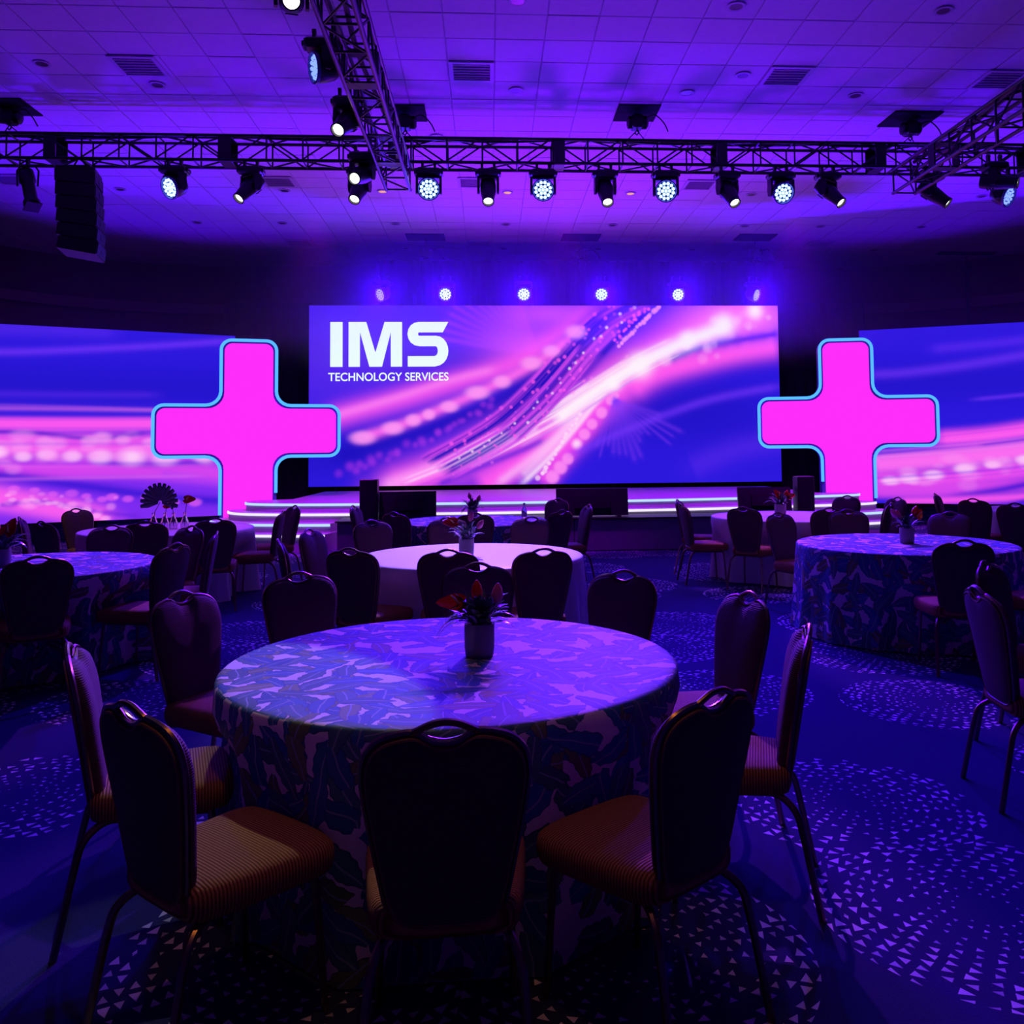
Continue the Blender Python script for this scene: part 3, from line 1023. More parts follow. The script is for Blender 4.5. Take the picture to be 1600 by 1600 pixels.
front = [(-3.7, 16.62), (-4.2, 16.35), (-4.38, 15.95), (-4.1, 15.5), (-3.3, 15.2), (-2, 15.05), (0, 15.0), (2, 15.1), (3.8, 15.3), (5.4, 15.62), (6.6, 15.95), (7.05, 16.2), (6.95, 16.45), (6.4, 16.62)]
stage = thing('stage', 'low stepped stage with rounded ends and glowing white edge strips', 'stage', (0, 0, 0))
tiers = [(0.0, 0.75, 'strip_blue'), (0.30, 0.60, 'strip_white'), (0.60, 0.45, 'strip_blue'), (0.90, 0.30, 'strip_white')]
for k, (d, zt, sm) in enumerate(tiers):
    f_ = offset_front(front, d)
    sp = [(p.x, p.y) for p in spline([(a, b, 0) for a, b in f_], 8)]
    if k == 0:
        poly = sp + [(6.4, 19.85), (-3.7, 19.85)]
    else:
        poly = sp
    zb = (0.60, 0.45, 0.30, 0.0)[k] if k != 1 else 0.0
    runs = [sp]
    if k < 2:
        MB().prism(poly, zb + .001, zt).build('tier', M['stage'], stage, False)
    else:
        # the two lower steps only stand clear of the straight stage front at its ends
        lft = [p for p in sp if p[0] < -2.5 and p[1] < 16.7][::1]
        rgt = [p for p in sp if p[0] > 5.25 and p[1] < 16.7]
        back_l, back_r = (-2.5, 15.0), (5.25, 15.6)
        runs = [lft, rgt]
        for rn, bk in ((lft, back_l), (rgt, back_r)):
            MB().prism(rn + [bk] if rn is lft else [bk] + rn, 0.0 if k == 3 else 0.301, zt).build('tier', M['stage'], stage, False)
    # strip set into the lip of the tier
    for sp in runs:
        n = len(sp)
        b = MB()
        rings = []
        P = [Vector((x, y, 0)) for x, y in sp]
        for q in range(n):
            t_ = (P[min(q + 1, n - 1)] - P[max(q - 1, 0)]).normalized()
            n_ = Vector((t_.y, -t_.x, 0))
            c_ = P[q] + n_ * 0.004
            o_ = P[q] + n_ * 0.022
            rings.append([(c_.x, c_.y, zt - .046), (o_.x, o_.y, zt - .046), (o_.x, o_.y, zt - .006), (c_.x, c_.y, zt - .006)])
        b.loft(rings, True)
        b.build('edge_strip', M[sm], stage, False)
# lower floor of the stack (plinth to the ground in front of the block)
blk = thing('stage_extension', 'plain draped straight stage front carrying the monitors', 'stage', (1.35, 0, 0))
MB().box((0, 14.2, 0.26), (7.5, 0.70, 0.50), bev=0.01).build('skirt', M['riser'], blk, False)
MB().box((0, 14.2, 0.522), (7.56, 0.76, 0.022)).build('deck', M['black'], blk, False)
for px_ in (-2.53, 0.0, 2.53):
    MB().box((px_, 13.845, 0.26), (0.012, 0.012, 0.49)).build('seam', M['black'], blk, False)

# monitors and speakers on the stage lip


def monitor(label, x, w, lean, rz):
    t = thing('stage_monitor', label, 'monitor', (x, 14.1, 0.533), rz, 'confidence monitors on the stage lip')
    m_ = Matrix.Rotation(R(lean), 4, 'X')
    MB().box((0, 0.05, 0.24), (w, 0.06, 0.44), m_).build('back_panel', M['plastic'], t, False)
    b = MB()
    b.box((0, 0.005, 0.24), (w * .5, 0.04, 0.2), m_)
    b.build('electronics_box', M['black'], t, False)
    b = MB()
    for sx in (-.36, .36):
        b.box((sx * w, 0.02, 0.012), (0.06, 0.26, 0.024))
    b.build('foot', M['black'], t, False)
    b = MB()
    for k in range(5):
        b.box((0, -0.016 + .005, 0.17 + k * .03), (w * .36, 0.008, 0.008), m_)
    b.build('vent_slot', M['grille'], t, False)


monitor('black wedge monitor at the left of the stage lip beside a speaker box', -1.32, 0.92, -14, R(3))
monitor('black wide monitor standing alone at the middle of the stage lip', 1.68, 1.18, -6, 0.0)
monitor('black wedge monitor at the right of the stage lip', 4.56, 0.88, -14, R(-4))


def fill_speaker(label, x, z0, h):
    t = thing('front_fill_speaker', label, 'speaker', (x, 14.08, z0), 0, 'small black speakers on the stage lip')
    MB().box((0, 0.02, h / 2), (0.28, 0.24, h), bev=0.012).build('cabinet', M['plastic'], t, False)
    MB().box((0, -0.108, h / 2), (0.25, 0.012, h - .04)).build('grille', M['grille'], t, False)


fill_speaker('small upright black speaker left of the left stage monitor', -1.93, 0.533, 0.65)
fill_speaker('small upright black speaker beside the right stage monitor in front of the cross', 5.20, 0.533, 0.62)

# drapes


def drape(label, x0, x1, y, z0, z1):
    b = MB()
    n = max(8, int((x1 - x0) * 18))
    rings = []
    for k in range(n + 1):
        x = x0 + (x1 - x0) * k / n
        dy = 0.045 * math.sin(k * 2 * PI / 4.5) + 0.015 * math.sin(k * 1.7)
        rings.append([(x, y + dy, z0), (x, y + dy * .7, z1), (x, y + dy * .7 + .02, z1), (x, y + dy + .02, z0)])
    b.loft(rings, True)
    return tag(b.build('black_drape', M['cloth_black']), label, 'drape')


drape('black pleated drape left of the centre screen behind the left cross', -6.2, -4.15, 20.5, 0.0, 5.15)
drape('black pleated drape right of the centre screen behind the right cross', 6.9, 9.2, 20.5, 0.0, 5.15)
drape('black drape valance hung above the centre screen behind the row of lamps', -2.62, 7.14, 20.35, 4.9, 6.14)

# ------------------------------------------------------------------ truss
BR_R = 0.013


def make_truss(label, loc, rz, L, w=0.36, h=0.36, bay=0.51, name='lighting_truss'):
    """box truss along local +X, centred on the local origin line"""
    t = thing(name, label, 'truss', loc, rz)
    cm = MB().tube([(0, 0, 0), (L, 0, 0)], 0.025, 8).mesh('chord', M['truss'])
    for sy in (-1, 1):
        for sz in (-1, 1):
            link('chord', cm, t, (0, sy * w / 2, sz * h / 2))
    nb = int(L / bay)
    bay = L / nb
    dg_ = math.hypot(bay, h)
    up_m = MB().tube([(0, 0, -h / 2), (0, 0, h / 2)], BR_R, 6).mesh('brace', M['truss'])
    di_m = MB().tube([(0, 0, -dg_ / 2), (0, 0, dg_ / 2)], BR_R, 6).mesh('brace', M['truss'])
    ang = math.atan2(bay, h)
    for k in range(nb):
        x = k * bay
        s_ = 1 if k % 2 else -1
        for sy in (-1, 1):
            link('brace', up_m, t, (x + .03, sy * w / 2, 0))
            link('brace', di_m, t, (x + bay / 2, sy * w / 2, 0), (0, s_ * ang, 0))
        for sz in (-1, 1):
            link('brace', up_m, t, (x + .03, 0, sz * h / 2), (PI / 2, 0, 0))
            link('brace', di_m, t, (x + bay / 2, 0, sz * h / 2), (PI / 2, 0, s_ * (PI / 2 - ang) + PI / 2))
    pm = MB()
    for sy in (-1, 1):
        pm.box((0, sy * w / 2, 0), (0.16, 0.02, h + .03))
    for sz in (-1, 1):
        pm.box((0, 0, sz * h / 2), (0.16, w, 0.02))
    pmm = pm.mesh('joint_plate', M['truss'], False)
    for x in np.arange(1.15, L, 2.44):
        link('joint_plate', pmm, t, (x, 0, 0))
    pts = [(x, 0.05 * math.sin(x * 1.3), h / 2 + .03 + .008 * math.sin(x * 3.1)) for x in np.arange(0.3, L - .2, 0.3)]
    MB().tube(pts, 0.028, 6).build('cable_run', M['plastic'], t)
    pts = [(x, -w / 2 + .03, -.02 + h / 2 + 0.025 * math.sin(x * 2.3)) for x in np.arange(0.3, L - .2, 0.3)]
    MB().tube(pts, 0.018, 6).build('cable_run', M['plastic'], t)
    return t


TZ = 6.04
TY = 12.72
make_truss('long black box truss spanning the room below the ceiling, carrying the row of lamps', (-7.4, TY, TZ), 0, 17.2)
make_truss('black box truss running towards the viewer from the left half of the long truss', (-1.29, 12.44, 5.575), -PI / 2, 7.0, 0.34, 0.34)
make_truss('black box truss running towards the viewer at the upper right', (6.22, 12.40, 5.575), -PI / 2, 6.8, 0.34, 0.34)


# thin haze in the air around the lamps, as in the photograph
t_ = NT('stage_haze')
v_ = t_.n('ShaderNodeVolumeScatter')
v_.inputs['Color'].default_value = (1, 1, 1, 1)
v_.inputs['Density'].default_value = 0.012
v_.inputs['Anisotropy'].default_value = 0.7
t_.t.links.new(v_.outputs[0], t_.out.inputs['Volume'])
tag(MB().box((1.0, 16.4, 5.0), (20.0, 6.6, 3.2)).build('haze', t_.m, None, False), 'thin blue haze hanging in the air around the lamps', kind='stuff')


# chain hoists
def hoist(label, x, y, zbot, plate=(0.62, 0.62), motor=True):
    t = thing('chain_hoist', label, 'hoist', (x, y, CZ), 0, None)
    MB().box((0, 0, -0.012), (plate[0], plate[1], 0.022)).build('ceiling_plate', M['cloth_black'], t, False)
    L = CZ - zbot
    b = MB()
    n = max(4, int(L / .055))
    for k in range(n):
        z = -.03 - k * L / n
        m_ = Matrix.Translation((0, 0, z - L / n / 2)) @ Matrix.Rotation(PI / 2 * (k % 2), 4, 'Z') @ Matrix.Rotation(PI / 2, 4, 'X')
        ring = [(0.017 * math.cos(a), 0.036 * math.sin(a), 0) for a in np.linspace(0, 2 * PI, 9)[:-1]]
        b.tube(ring, 0.008, 5, True, m_)
    b.build('chain', M['black'], t)
    if motor:
        zz = -L
        b = MB()
        b.lathe([(0.05, -.17), (0.095, -.15), (0.10, 0.12), (0.06, .15)], 14, Matrix.Translation((0.02, 0, zz + .02)) @ Matrix.Rotation(PI / 2, 4, 'Y'))
        b.build('motor', M['plastic'], t)
        MB().box((0, 0, zz + .02), (0.16, 0.22, 0.2), bev=.02).build('gear_case', M['black'], t, False)
        b = MB()
        b.tube([(0, 0, zz - .08), (0.03, 0, zz - .13), (0, 0, zz - .17), (-.03, 0, zz - .14)], 0.012, 6)
        for s_ in (-1, 1):
            b.tube([(0, 0, zz - .1), (s_ * .17, 0.1, min(zz - .2, TZ + .2 - CZ))], 0.008, 5)
        b.build('hook', M['black'], t)
        b = MB()
        b.tube(spline([(0.1, -.05, zz + .05), (.25, -.1, zz + .1), (.38, -.12, zz - .02), (.45, -.1, zz - .15)], 5), 0.01, 5)
        b.build('cable_loop', M['plastic'], t)
    return t


hoist('chain hoist and dark ceiling plate over the long truss right of centre', 2.24, 12.6, 6.49)
hoist('chain hoist and dark ceiling plate beside the crossing of left truss and long truss', -1.22, 12.72, 6.49)
hoist('chain hoist and dark ceiling plate at the far left end of the long truss', -6.9, 12.7, 6.49)
hoist('chain hoist with dark ceiling plates above the right truss crossing', 6.5, 12.7, 6.49, (0.75, 0.62))
hoist('leftmost chain hoist of three above the black valance', -1.46, 20.2, 6.25, (0.9, 0.62))
hoist('middle chain hoist of three above the black valance', 2.2, 20.15, 6.25, (0.9, 0.62))
hoist('rightmost chain hoist of three above the black valance', 6.37, 20.05, 6.25, (0.9, 0.62))
t = hoist('dark plate and long drop pole on the far right ceiling above the right screen', 12.45, 21.6, 6.3, (1.5, 0.3))
MB().tube([(0, 0, -.3), (0, 0, -2.1)], 0.05, 8).build('drop_pole', M['black'], t)

# ------------------------------------------------------------------ moving lights


def head_quat(aim):
    return Vector(aim).to_track_quat('-Z', 'Y')


def clamp_mesh():
    b = MB()
    b.box((0, 0, -.04), (0.035, 0.06, 0.10))
    b.tube([(-.02, 0, 0.015), (.02, 0, 0.015)], 0.034, 8)
    return b.mesh('clamp', M['truss'], True)


CL = clamp_mesh()


def base_parts(t, w):
    for sx in (-.09, .09):
        link('clamp', CL, t, (sx, 0, 0))
    b = MB().box((0, 0, -.135), (w, 0.24, 0.11), bev=.025)
    for s_ in (-1, 1):
        b.box((s_ * (w / 2 + .015), 0, -.135), (0.03, 0.14, 0.06), bev=.008)
    b.build('base', M['plastic'], t, False)


def yoke(t, w, drop, aim):
    az = math.atan2(aim[0], -aim[1]) if abs(aim[0]) + abs(aim[1]) > 1e-3 else 0
    b = MB()
    b.box((0, 0, -.205), (w, 0.13, 0.035), bev=.01)
    for s_ in (-1, 1):
        rings = []
        for z, d in ((-.19, .12), (-.27, .12), (-drop + .03, .14), (-drop - .05, .10), (-drop - .075, .05)):
            x0, x1 = s_ * (w / 2), s_ * (w / 2 - .035)
            rings.append([(x0, -d / 2, z), (x1, -d / 2, z), (x1, d / 2, z), (x0, d / 2, z)])
        b.loft(rings, True)
    o = b.build('yoke', M['plastic'], t, False)
    o.rotation_euler = (0, 0, az)
    return o


def wash_light(label, x, y, z, aim, lens='lens_blue', scale=1.0, group='round wash lights'):
    t = thing('moving_wash_light', label, 'stage light', (x, y, z), 0, group)
    t.scale = (scale,) * 3
    base_parts(t, 0.36)
    yoke(t, 0.38, 0.37, aim)
    hd = MB().lathe([(0.03, .17), (0.09, .165), (0.125, .12), (0.15, .02), (0.155, -.06), (0.15, -.075)], 24).build('head', M['plastic'], t)
    hd.location = (0, 0, -.37)
    hd.rotation_euler = head_quat(aim).to_euler()
    MB().lathe([(0.150, -.07), (0.166, -.075), (0.166, -.105), (0.150, -.11), (0.140, -.085)], 24, None, False).build('bezel', M['bezel'], hd)
    b = MB()
    pts = [(0, 0)]
    for rr, n in ((.054, 6), (.108, 12)):
        pts += [(rr * math.cos(2 * PI * k / n + (.26 if n == 12 else 0)), rr * math.sin(2 * PI * k / n + (.26 if n == 12 else 0))) for k in range(n)]
    for px_, py_ in pts:
        b.lathe([(0.025, -.077), (0.021, -.090), (0.010, -.097)], 10, Matrix.Translation((px_, py_, 0)))
    b.build('lens_cells', M[lens], hd)
    return t


def spot_light(label, x, y, z, aim, lens='lens_white', scale=1.0, group='moving profile lights'):
    t = thing('moving_profile_light', label, 'stage light', (x, y, z), 0, group)
    t.scale = (scale,) * 3
    base_parts(t, 0.32)
    yoke(t, 0.32, 0.36, aim)
    b = MB()
    rings = []
    for zz, w_, d_ in ((.20, .07, .07), (.19, .105, .10), (.06, .115, .115), (-.06, .115, .11), (-.18, .095, .092), (-.27, .084, .082)):
        rings.append([((w_ * abs(math.cos(a)) ** .8) * math.copysign(1, math.cos(a)), (d_ * abs(math.sin(a)) ** .8) * math.copysign(1, math.sin(a)), zz) for a in np.linspace(0, 2 * PI, 21)[:-1]])
    b.loft(rings[::-1], True)
    hd = b.build('head', M['plastic'], t)
    hd.location = (0, 0, -.36)
    hd.rotation_euler = head_quat(aim).to_euler()
    MB().lathe([(0.080, -.265), (0.088, -.268), (0.088, -.31), (0.072, -.312), (0.066, -.275)], 20, None, False).build('bezel', M['black'], hd)
    MB().lathe([(0.066, -.276), (0.05, -.288), (0.02, -.296)], 18).build('lens', M[lens], hd)
    b = MB()
    for k in range(3):
        b.box((0, -.118, .08 - k * .04), (.12, .01, .012))
    b.build('cooling_slot', M['black'], hd, False)
    return t


ZB = TZ - 0.18 - .03
rowy = TY - .17
to_cam = lambda x, z=5.5: (-x, -12.6, 1.6 - z)
wash_light('round wash light second from left on the long truss, lit cells turned down left', -4.50, rowy, ZB, (-0.55, -0.8, -0.42), 'lens_blue')
spot_light('slim profile light left of the left cross, tilted down left on the long truss', -3.42, rowy, ZB, (-0.42, -0.55, -0.75))
spot_light('slim profile light on the long truss just left of the left truss end', -1.86, rowy, ZB, (-0.16, -0.62, -0.75))
wash_light('bright round wash light just right of the left truss end', -0.86, rowy, ZB, to_cam(-0.86), 'lens_blue')
spot_light('slim profile light between the two brightest round wash lights left of centre', 0.01, rowy, ZB, (0.0, -0.6, -0.8))
wash_light('brightest round wash light at the centre of the long truss', 0.82, rowy, ZB, to_cam(0.82), 'lens_blue')
spot_light('slim profile light under the long truss just left of the centre chain hoist', 1.74, rowy, ZB, (0.04, -0.6, -0.8))
wash_light('bright round wash light just right of the centre chain hoist', 2.65, rowy, ZB, (-0.12, -0.95, -0.3), 'lens_blue')
spot_light('slim profile light between the wash lights right of the centre hoist', 3.58, rowy, ZB, (0.2, -0.6, -0.78))
wash_light('round wash light right of centre with a ring of separate blue cells', 4.40, rowy, ZB, (0.1, -0.85, -0.45), 'lens_blue')
spot_light('slim profile light tilted right beside the right truss end', 5.12, rowy, ZB, (0.42, -0.55, -0.72))
spot_light('slim profile light hanging under the right truss, tilted far right', 6.72, rowy, ZB, (0.62, -0.45, -0.68))
wash_light('round wash light at the far right edge of the long truss', 7.85, rowy, ZB - .02, (0.45, -0.72, -0.4), 'lens_dimblue')
spot_light('profile light lying almost level under the right truss at the right edge', 7.45, 12.1, 5.86, (0.72, -0.62, -0.22))
wash_light('dark wash light at the left edge of the long truss beside the hoist', -7.22, rowy, ZB, (-0.6, -0.4, -0.6), 'lens_dimblue')
# lights on the left truss that runs towards the viewer
wash_light('large round wash light hung left of the near truss, facing left', -1.72, 9.0, 6.02, (-0.86, -0.45, -0.18), 'lens_dimblue')
spot_light('large profile light with a bright white lens hung on the near truss', -1.64, 10.1, 5.86, (-0.22, -0.68, -0.55), 'lens_white')
spot_light('glaring white profile light at the top edge, shining at the viewer', -1.82, 8.0, 6.2, (1.75, -7.9, -4.2), 'lens_flare')
spot_light('profile light hung at the junction of left truss and long truss', -1.64, 11.3, 5.62, (-0.2, -0.8, -0.42), 'lens_white')
# the row over the screen
for k, (x, lb, aim, ln) in enumerate(((-2.40, 'leftmost round lamp of the row above the centre screen', (-.6, -.6, -.3), 'lens_dimblue'),
                                      (-0.96, 'second round lamp from the left above the centre screen', (-.2, -.9, -.2), 'lens_blue'),
                                      (0.82, 'third round lamp from the left above the centre screen', (-.04, -.98, -.2), 'lens_blue'),
                                      (2.62, 'fourth round lamp from the left above the centre screen', (-.1, -.95, -.2), 'lens_blue'),
                                      (4.39, 'fifth round lamp from the left above the centre screen', (.12, -.9, -.25), 'lens_blue'),
                                      (6.20, 'rightmost round lamp of the row above the centre screen', (.6, -.65, -.3), 'lens_dimblue'))):
    t = wash_light(lb, x, 19.75, 5.60, aim, ln, 1.0, 'row of lamps above the centre screen')
    spot('screen_lamp_beam', (x, 19.45, 5.15), (x * .8, 10.0, 3.6), BLUE, 1100, 70, 0.9, 0.1)

# line array speaker
la = thing('line_array_speaker', 'hanging black line array of six speaker boxes at upper left', 'speaker', (-5.84, 12.56, 5.80), R(13))
cab = MB()
prof = [(-.25, -.085), (.25, -.096), (.25, .096), (-.25, .085)]
cab.loft([[(x, s_ * .30, z) for x, z in prof] for s_ in (1, -1)], True)
cabm = cab.mesh('speaker_cabinet', M['plastic'], False)
grm = MB().box((.256, 0, 0), (.012, .56, .16)).mesh('grille', M['grille'], False)
hrn = MB().lathe([(.05, .268), (.035, .262)], 10, Matrix.Rotation(PI / 2, 4, 'Y')).mesh('horn', M['black'])
for k in range(6):
    c_ = link('speaker_cabinet', cabm, la, (0.010 * k, 0, -.27 - k * .196), (0, R(-1.0 + 1.6 * k), 0))
    link('grille', grm, c_)
    link('horn', hrn, c_)
MB().box((0, 0, -.15), (.5, .5, .04)).build('rigging_frame', M['black'], la, False)
b = MB()
for sx, sy in ((-.2, -.2), (.2, -.2), (.2, .2), (-.2, .2)):
    b.tube([(sx, sy, -.14), (sx * .1, 0, .05)], 0.012, 6)
b.build('sling', M['black'], la)

# ellipsoidal spotlight beside it
el = thing('ellipsoidal_spotlight', 'dark tubular spotlight hanging tilted beside the line array speaker', 'stage light', (-6.55, 12.55, 5.83))
link('clamp', CL, el)
b = MB()
b.tube([(-.14, 0, -.38), (-.15, 0, -.16), (-.1, 0, -.09), (.1, 0, -.09), (.15, 0, -.16), (.14, 0, -.38)], 0.014, 6)
b.build('yoke', M['black'], el)
hd = MB().lathe([(0.06, .34), (0.10, .30), (0.11, .12), (0.085, .08), (0.085, -.25), (0.11, -.27), (0.11, -.33), (.09, -.335)], 16).build('head', M['plastic'], el)
hd.location = (0.02, 0, -.40)
hd.rotation_euler = head_quat((0.34, -.35, -0.87)).to_euler()
MB().box((0, 0, -.36), (.2, .2, .015)).build('gel_frame', M['black'], hd, False)
MB().lathe([(.085, -.336), (.05, -.35), (.01, -.355)], 14).build('lens', M['glass'], hd)

# ------------------------------------------------------------------ ceiling fittings
ORD = ['first', 'second', 'third', 'fourth', 'fifth', 'sixth', 'seventh', 'eighth', 'ninth']
dl_ring = MB().lathe([(.075, .0), (.105, -.002), (.112, -.012), (.10, -.016), (.075, -.012)], 18, None, False).mesh('trim_ring', M['vent'])
dl_can = MB().lathe([(.078, -.010), (.072, -.006), (.05, .0)], 16).mesh('lamp_recess', M['can'])
dl_lamp = MB().lathe([(.078, -.010), (.072, -.013), (.03, -.016)], 16).mesh('amber_lamp', M['amber'])
rows = [('nearest the viewer', 9.47, [0.35, 2.85, 5.29]), ('in front of the long truss', 11.86, [-4.5, 0.41, 2.83, 5.28]),
        ('just over the long truss', 11.26, [-5.73, 3.46]), ('just behind the long truss', 13.69, [-0.81]),
        ('midway between long truss and valance', 16.64, [-6.98, -3.90, -2.03, 0.39, 2.81, 5.23, 9.96]),
        ('second back from the stage edge', 19.02, [-6.33, -4.5, -2.04, 0.40, 2.80, 5.81, 7.56, 9.92]),
        ('nearest the black valance', 21.3, [-2.03, 0.39, 2.76, 5.15, 9.85])]
for nm, y, xs in rows:
    for k, x in enumerate(xs):
        amber = nm.startswith('midway') and -2.5 < x < 4
        lb = '%s downlight, %s from left in ceiling row %s' % ('amber glowing' if amber else 'recessed', ORD[k], nm)
        t = thing('recessed_downlight', lb, 'downlight', (x, y, CZ - .004), 0, 'recessed ceiling downlights')
        link('trim_ring', dl_ring, t)
        link('amber_lamp' if amber else 'lamp_recess', dl_lamp if amber else dl_can, t)
vf = MB()
for s_ in (-1, 1):
    vf.box((s_ * .27, 0, -.012), (.05, .59, .02))
    vf.box((0, s_ * .27, -.012), (.49, .05, .02))
vfm = vf.mesh('frame', M['vent'], False)
vbm = MB().box((0, 0, -.004), (.5, .5, .006)).mesh('backing', M['ventdark'], False)
vsm = MB().box((0, 0, -.012), (.48, .03, .008), Matrix.Rotation(R(20), 4, 'X')).mesh('slat', M['vent'], False)
for lb, x, y in (('left', -4.52, 11.28), ('centre', -.2, 11.28), ('right', 4.06, 11.26), ('far right', 7.04, 11.26)):
    t = thing('ceiling_vent', 'square air vent before the long truss, the %s one of four' % lb, 'vent', (x, y, CZ - .003), 0, 'square ceiling air vents')
    link('frame', vfm, t); link('backing', vbm, t)
    for k in range(6):
        link('slat', vsm, t, (0, -.2 + k * .08, 0))
for lb, x, y in (('far left', -8.73, 16.1), ('left', -3.88, 16.08), ('centre', -.26, 16.03), ('right', 4.04, 16.05)):
    t = thing('ceiling_vent', 'square air vent behind the long truss, the %s one' % lb, 'vent', (x, y, CZ - .003), 0, 'square ceiling air vents')
    link('frame', vfm, t); link('backing', vbm, t)
    for k in range(6):
        link('slat', vsm, t, (0, -.2 + k * .08, 0))
for lb, x, y in (('far left', -4.5, 20.8), ('left', -.22, 20.75), ('right', 4.0, 20.7), ('far right', 8.16, 20.65)):
    t = thing('ceiling_vent', 'square air vent near the valance hoists, the %s one' % lb, 'vent', (x, y, CZ - .003), 0, 'square ceiling air vents')
    link('frame', vfm, t); link('backing', vbm, t)
    for k in range(6):
        link('slat', vsm, t, (0, -.2 + k * .08, 0))

# ------------------------------------------------------------------ tables
TABLES = {'near': (-.155, 3.58, .90), 'middle': (-.155, 7.15, .91), 'stage': (-.21, 10.75, .91), 'left': (-3.55, 6.95, .91), 'backleft': (-3.68, 10.2, .93),
          'right': (3.66, 7.5, .91), 'backright': (3.76, 10.8, .94), 'farright': (7.5, 11.2, .91), 'edge': (3.75, 3.75, .91)}
TOP = 0.762


# ------------------------------------------------------------------ chairs
OUT = [(0, .420), (.085, .421), (.125, .437), (.146, .48), (.163, .56), (.184, .67), (.200, .77), (.203, .82), (.192, .868), (.160, .902), (.115, .918), (.078, .922), (.055, .912), (.03, .897), (0, .892)]
half = [(p.x, p.y) for p in spline([(a, b, 0) for a, b in OUT], 3)]
outline = half + [(-x, z) for x, z in reversed(half[1:-1])]


def backpos(x, z, dy=0.0):
    y = -.205 - (z - .45) * .17 + .45 * x * x - .05 * (z - .68) ** 2
    return (x, y + dy, z)


def make_chair():
    t = thing('banquet_chair', 'x', 'chair')
    # seat cushion
    so = [(0, -.215), (.12, -.213), (.175, -.195), (.2, -.12), (.215, .0), (.228, .13), (.226, .19), (.20, .228), (.13, .243), (0, .248)]
    hs = [(p.x, p.y) for p in spline([(a, b, 0) for a, b in so], 2)]
    seato = hs + [(-x, y) for x, y in reversed(hs[1:-1])]
    rings = []
    for s_, z in ((.2, .392), (.90, .392), (.965, .398), (1.0, .420), (1.0, .448), (.985, .466), (.94, .478), (.8, .487), (.5, .492), (.02, .494)):
        rings.append([(x * s_, y * s_ + .012 * (1 - s_), z) for x, y in seato])
    MB().loft(rings, True).build('seat', M['seat'], t)
    # upholstered back, fuller in front than behind
    rings = []
    for s_, dy in ((.02, -.020), (.5, -.020), (.8, -.018), (.93, -.013), (.985, -.004), (1.0, .004), (.985, .020), (.94, .034), (.82, .045), (.5, .054), (.02, .057)):
        rings.append([backpos(x * s_, .68 + (z - .68) * s_, dy) for x, z in outline])
    MB().loft(rings, True).build('backrest', M['back'], t)
    # metal rim with hand hold
    fr = MB()
    fr.tube([backpos(x * 1.012, .68 + (z - .68) * 1.012, 0.002) for x, z in outline], 0.0085, 6, True)
    fr.build('back_rim', M['trim'], t)
    hh = MB()
    hp_ = spline([backpos(-.082, .922, 0), backpos(-.058, .934, 0), backpos(-.03, .946, 0), backpos(0, .950, 0), backpos(.03, .946, 0), backpos(.058, .934, 0), backpos(.082, .922, 0)], 3)
    hh.tube(hp_, [.007] + [.0095] * (len(hp_) - 2) + [.007], 8)
    hh.tube([backpos(x, .68 + (z - .68) * 1.0 + .003, .012) for x, z in [q for q in outline if abs(q[0]) < .075 and q[1] > .8]][::1] if False else spline([backpos(-.07, .921, .01), backpos(-.045, .907, .012), backpos(0, .897, .014), backpos(.045, .907, .012), backpos(.07, .921, .01)], 3), .007, 6)
    hh.build('hand_hold', M['trim'], t)
    # braided piping on the back
    MB().tube([backpos(x * .955, .68 + (z - .68) * .955, -.012) for x, z in outline], 0.0045, 5, True).build('piping', M['piping'], t)
    # legs
    for s_ in (-1, 1):
        MB().tube(spline([(s_ * .178, .165, .40), (s_ * .186, .178, .30), (s_ * .197, .198, .0)], 4), [.0125] * 5 + [.011] * 3 + [.010], 8).build('leg', M['trim'], t)
        MB().tube(spline([(s_ * .125, -.10, .385), (s_ * .155, -.17, .385), (s_ * .182, -.222, .345), (s_ * .192, -.245, .27), (s_ * .2, -.272, .14), (s_ * .206, -.30, .0)], 4), .0125, 8).build('leg', M['trim'], t)
    b = MB()
    b.tube([(-.178, .165, .383), (.178, .165, .383), (.135, -.13, .383), (-.135, -.13, .383)], .011, 6, True)
    b.build('seat_frame', M['trim'], t)
    b = MB()
    for s_ in (-1, 1):
        b.tube([(s_ * .12, -.12, .385), (s_ * .12, -.20, .42), backpos(s_ * .12, .52, -.004)], .011, 6)
    b.build('back_support', M['trim'], t)
    return t


chair0 = make_chair()
CT = tree(chair0)
_used = []


def chair(hx, hy, tab, label, twist=0):
    """hx, hy: where the top of the back stands; the seat faces its table"""
    tx, ty = TABLES[tab][:2]
    d = Vector((tx - hx, ty - hy)).normalized()
    a = math.atan2(d.y, d.x) + R(twist)
    d = Vector((math.cos(a), math.sin(a)))
    o = chair0 if not _used else copy_tree(CT)
    _used.append(o)
    o.location = (hx + d.x * .288, hy + d.y * .288, 0)
    o.rotation_euler = (0, 0, a - PI / 2)
    o['label'] = label
    o['group'] = {'near': 'chairs around the nearest leaf print table', 'middle': 'chairs around the middle plain table', 'stage': 'chairs around the table by the stage',
                  'left': 'chairs around the left leaf print table', 'backleft': 'chairs around the plain table by the left cross', 'right': 'chairs around the right leaf print table',
                  'backright': 'chairs around the plain table by the right stage end', 'farright': 'chairs around the far right table', 'edge': 'chairs at the right edge of the picture'}[tab]
    return o


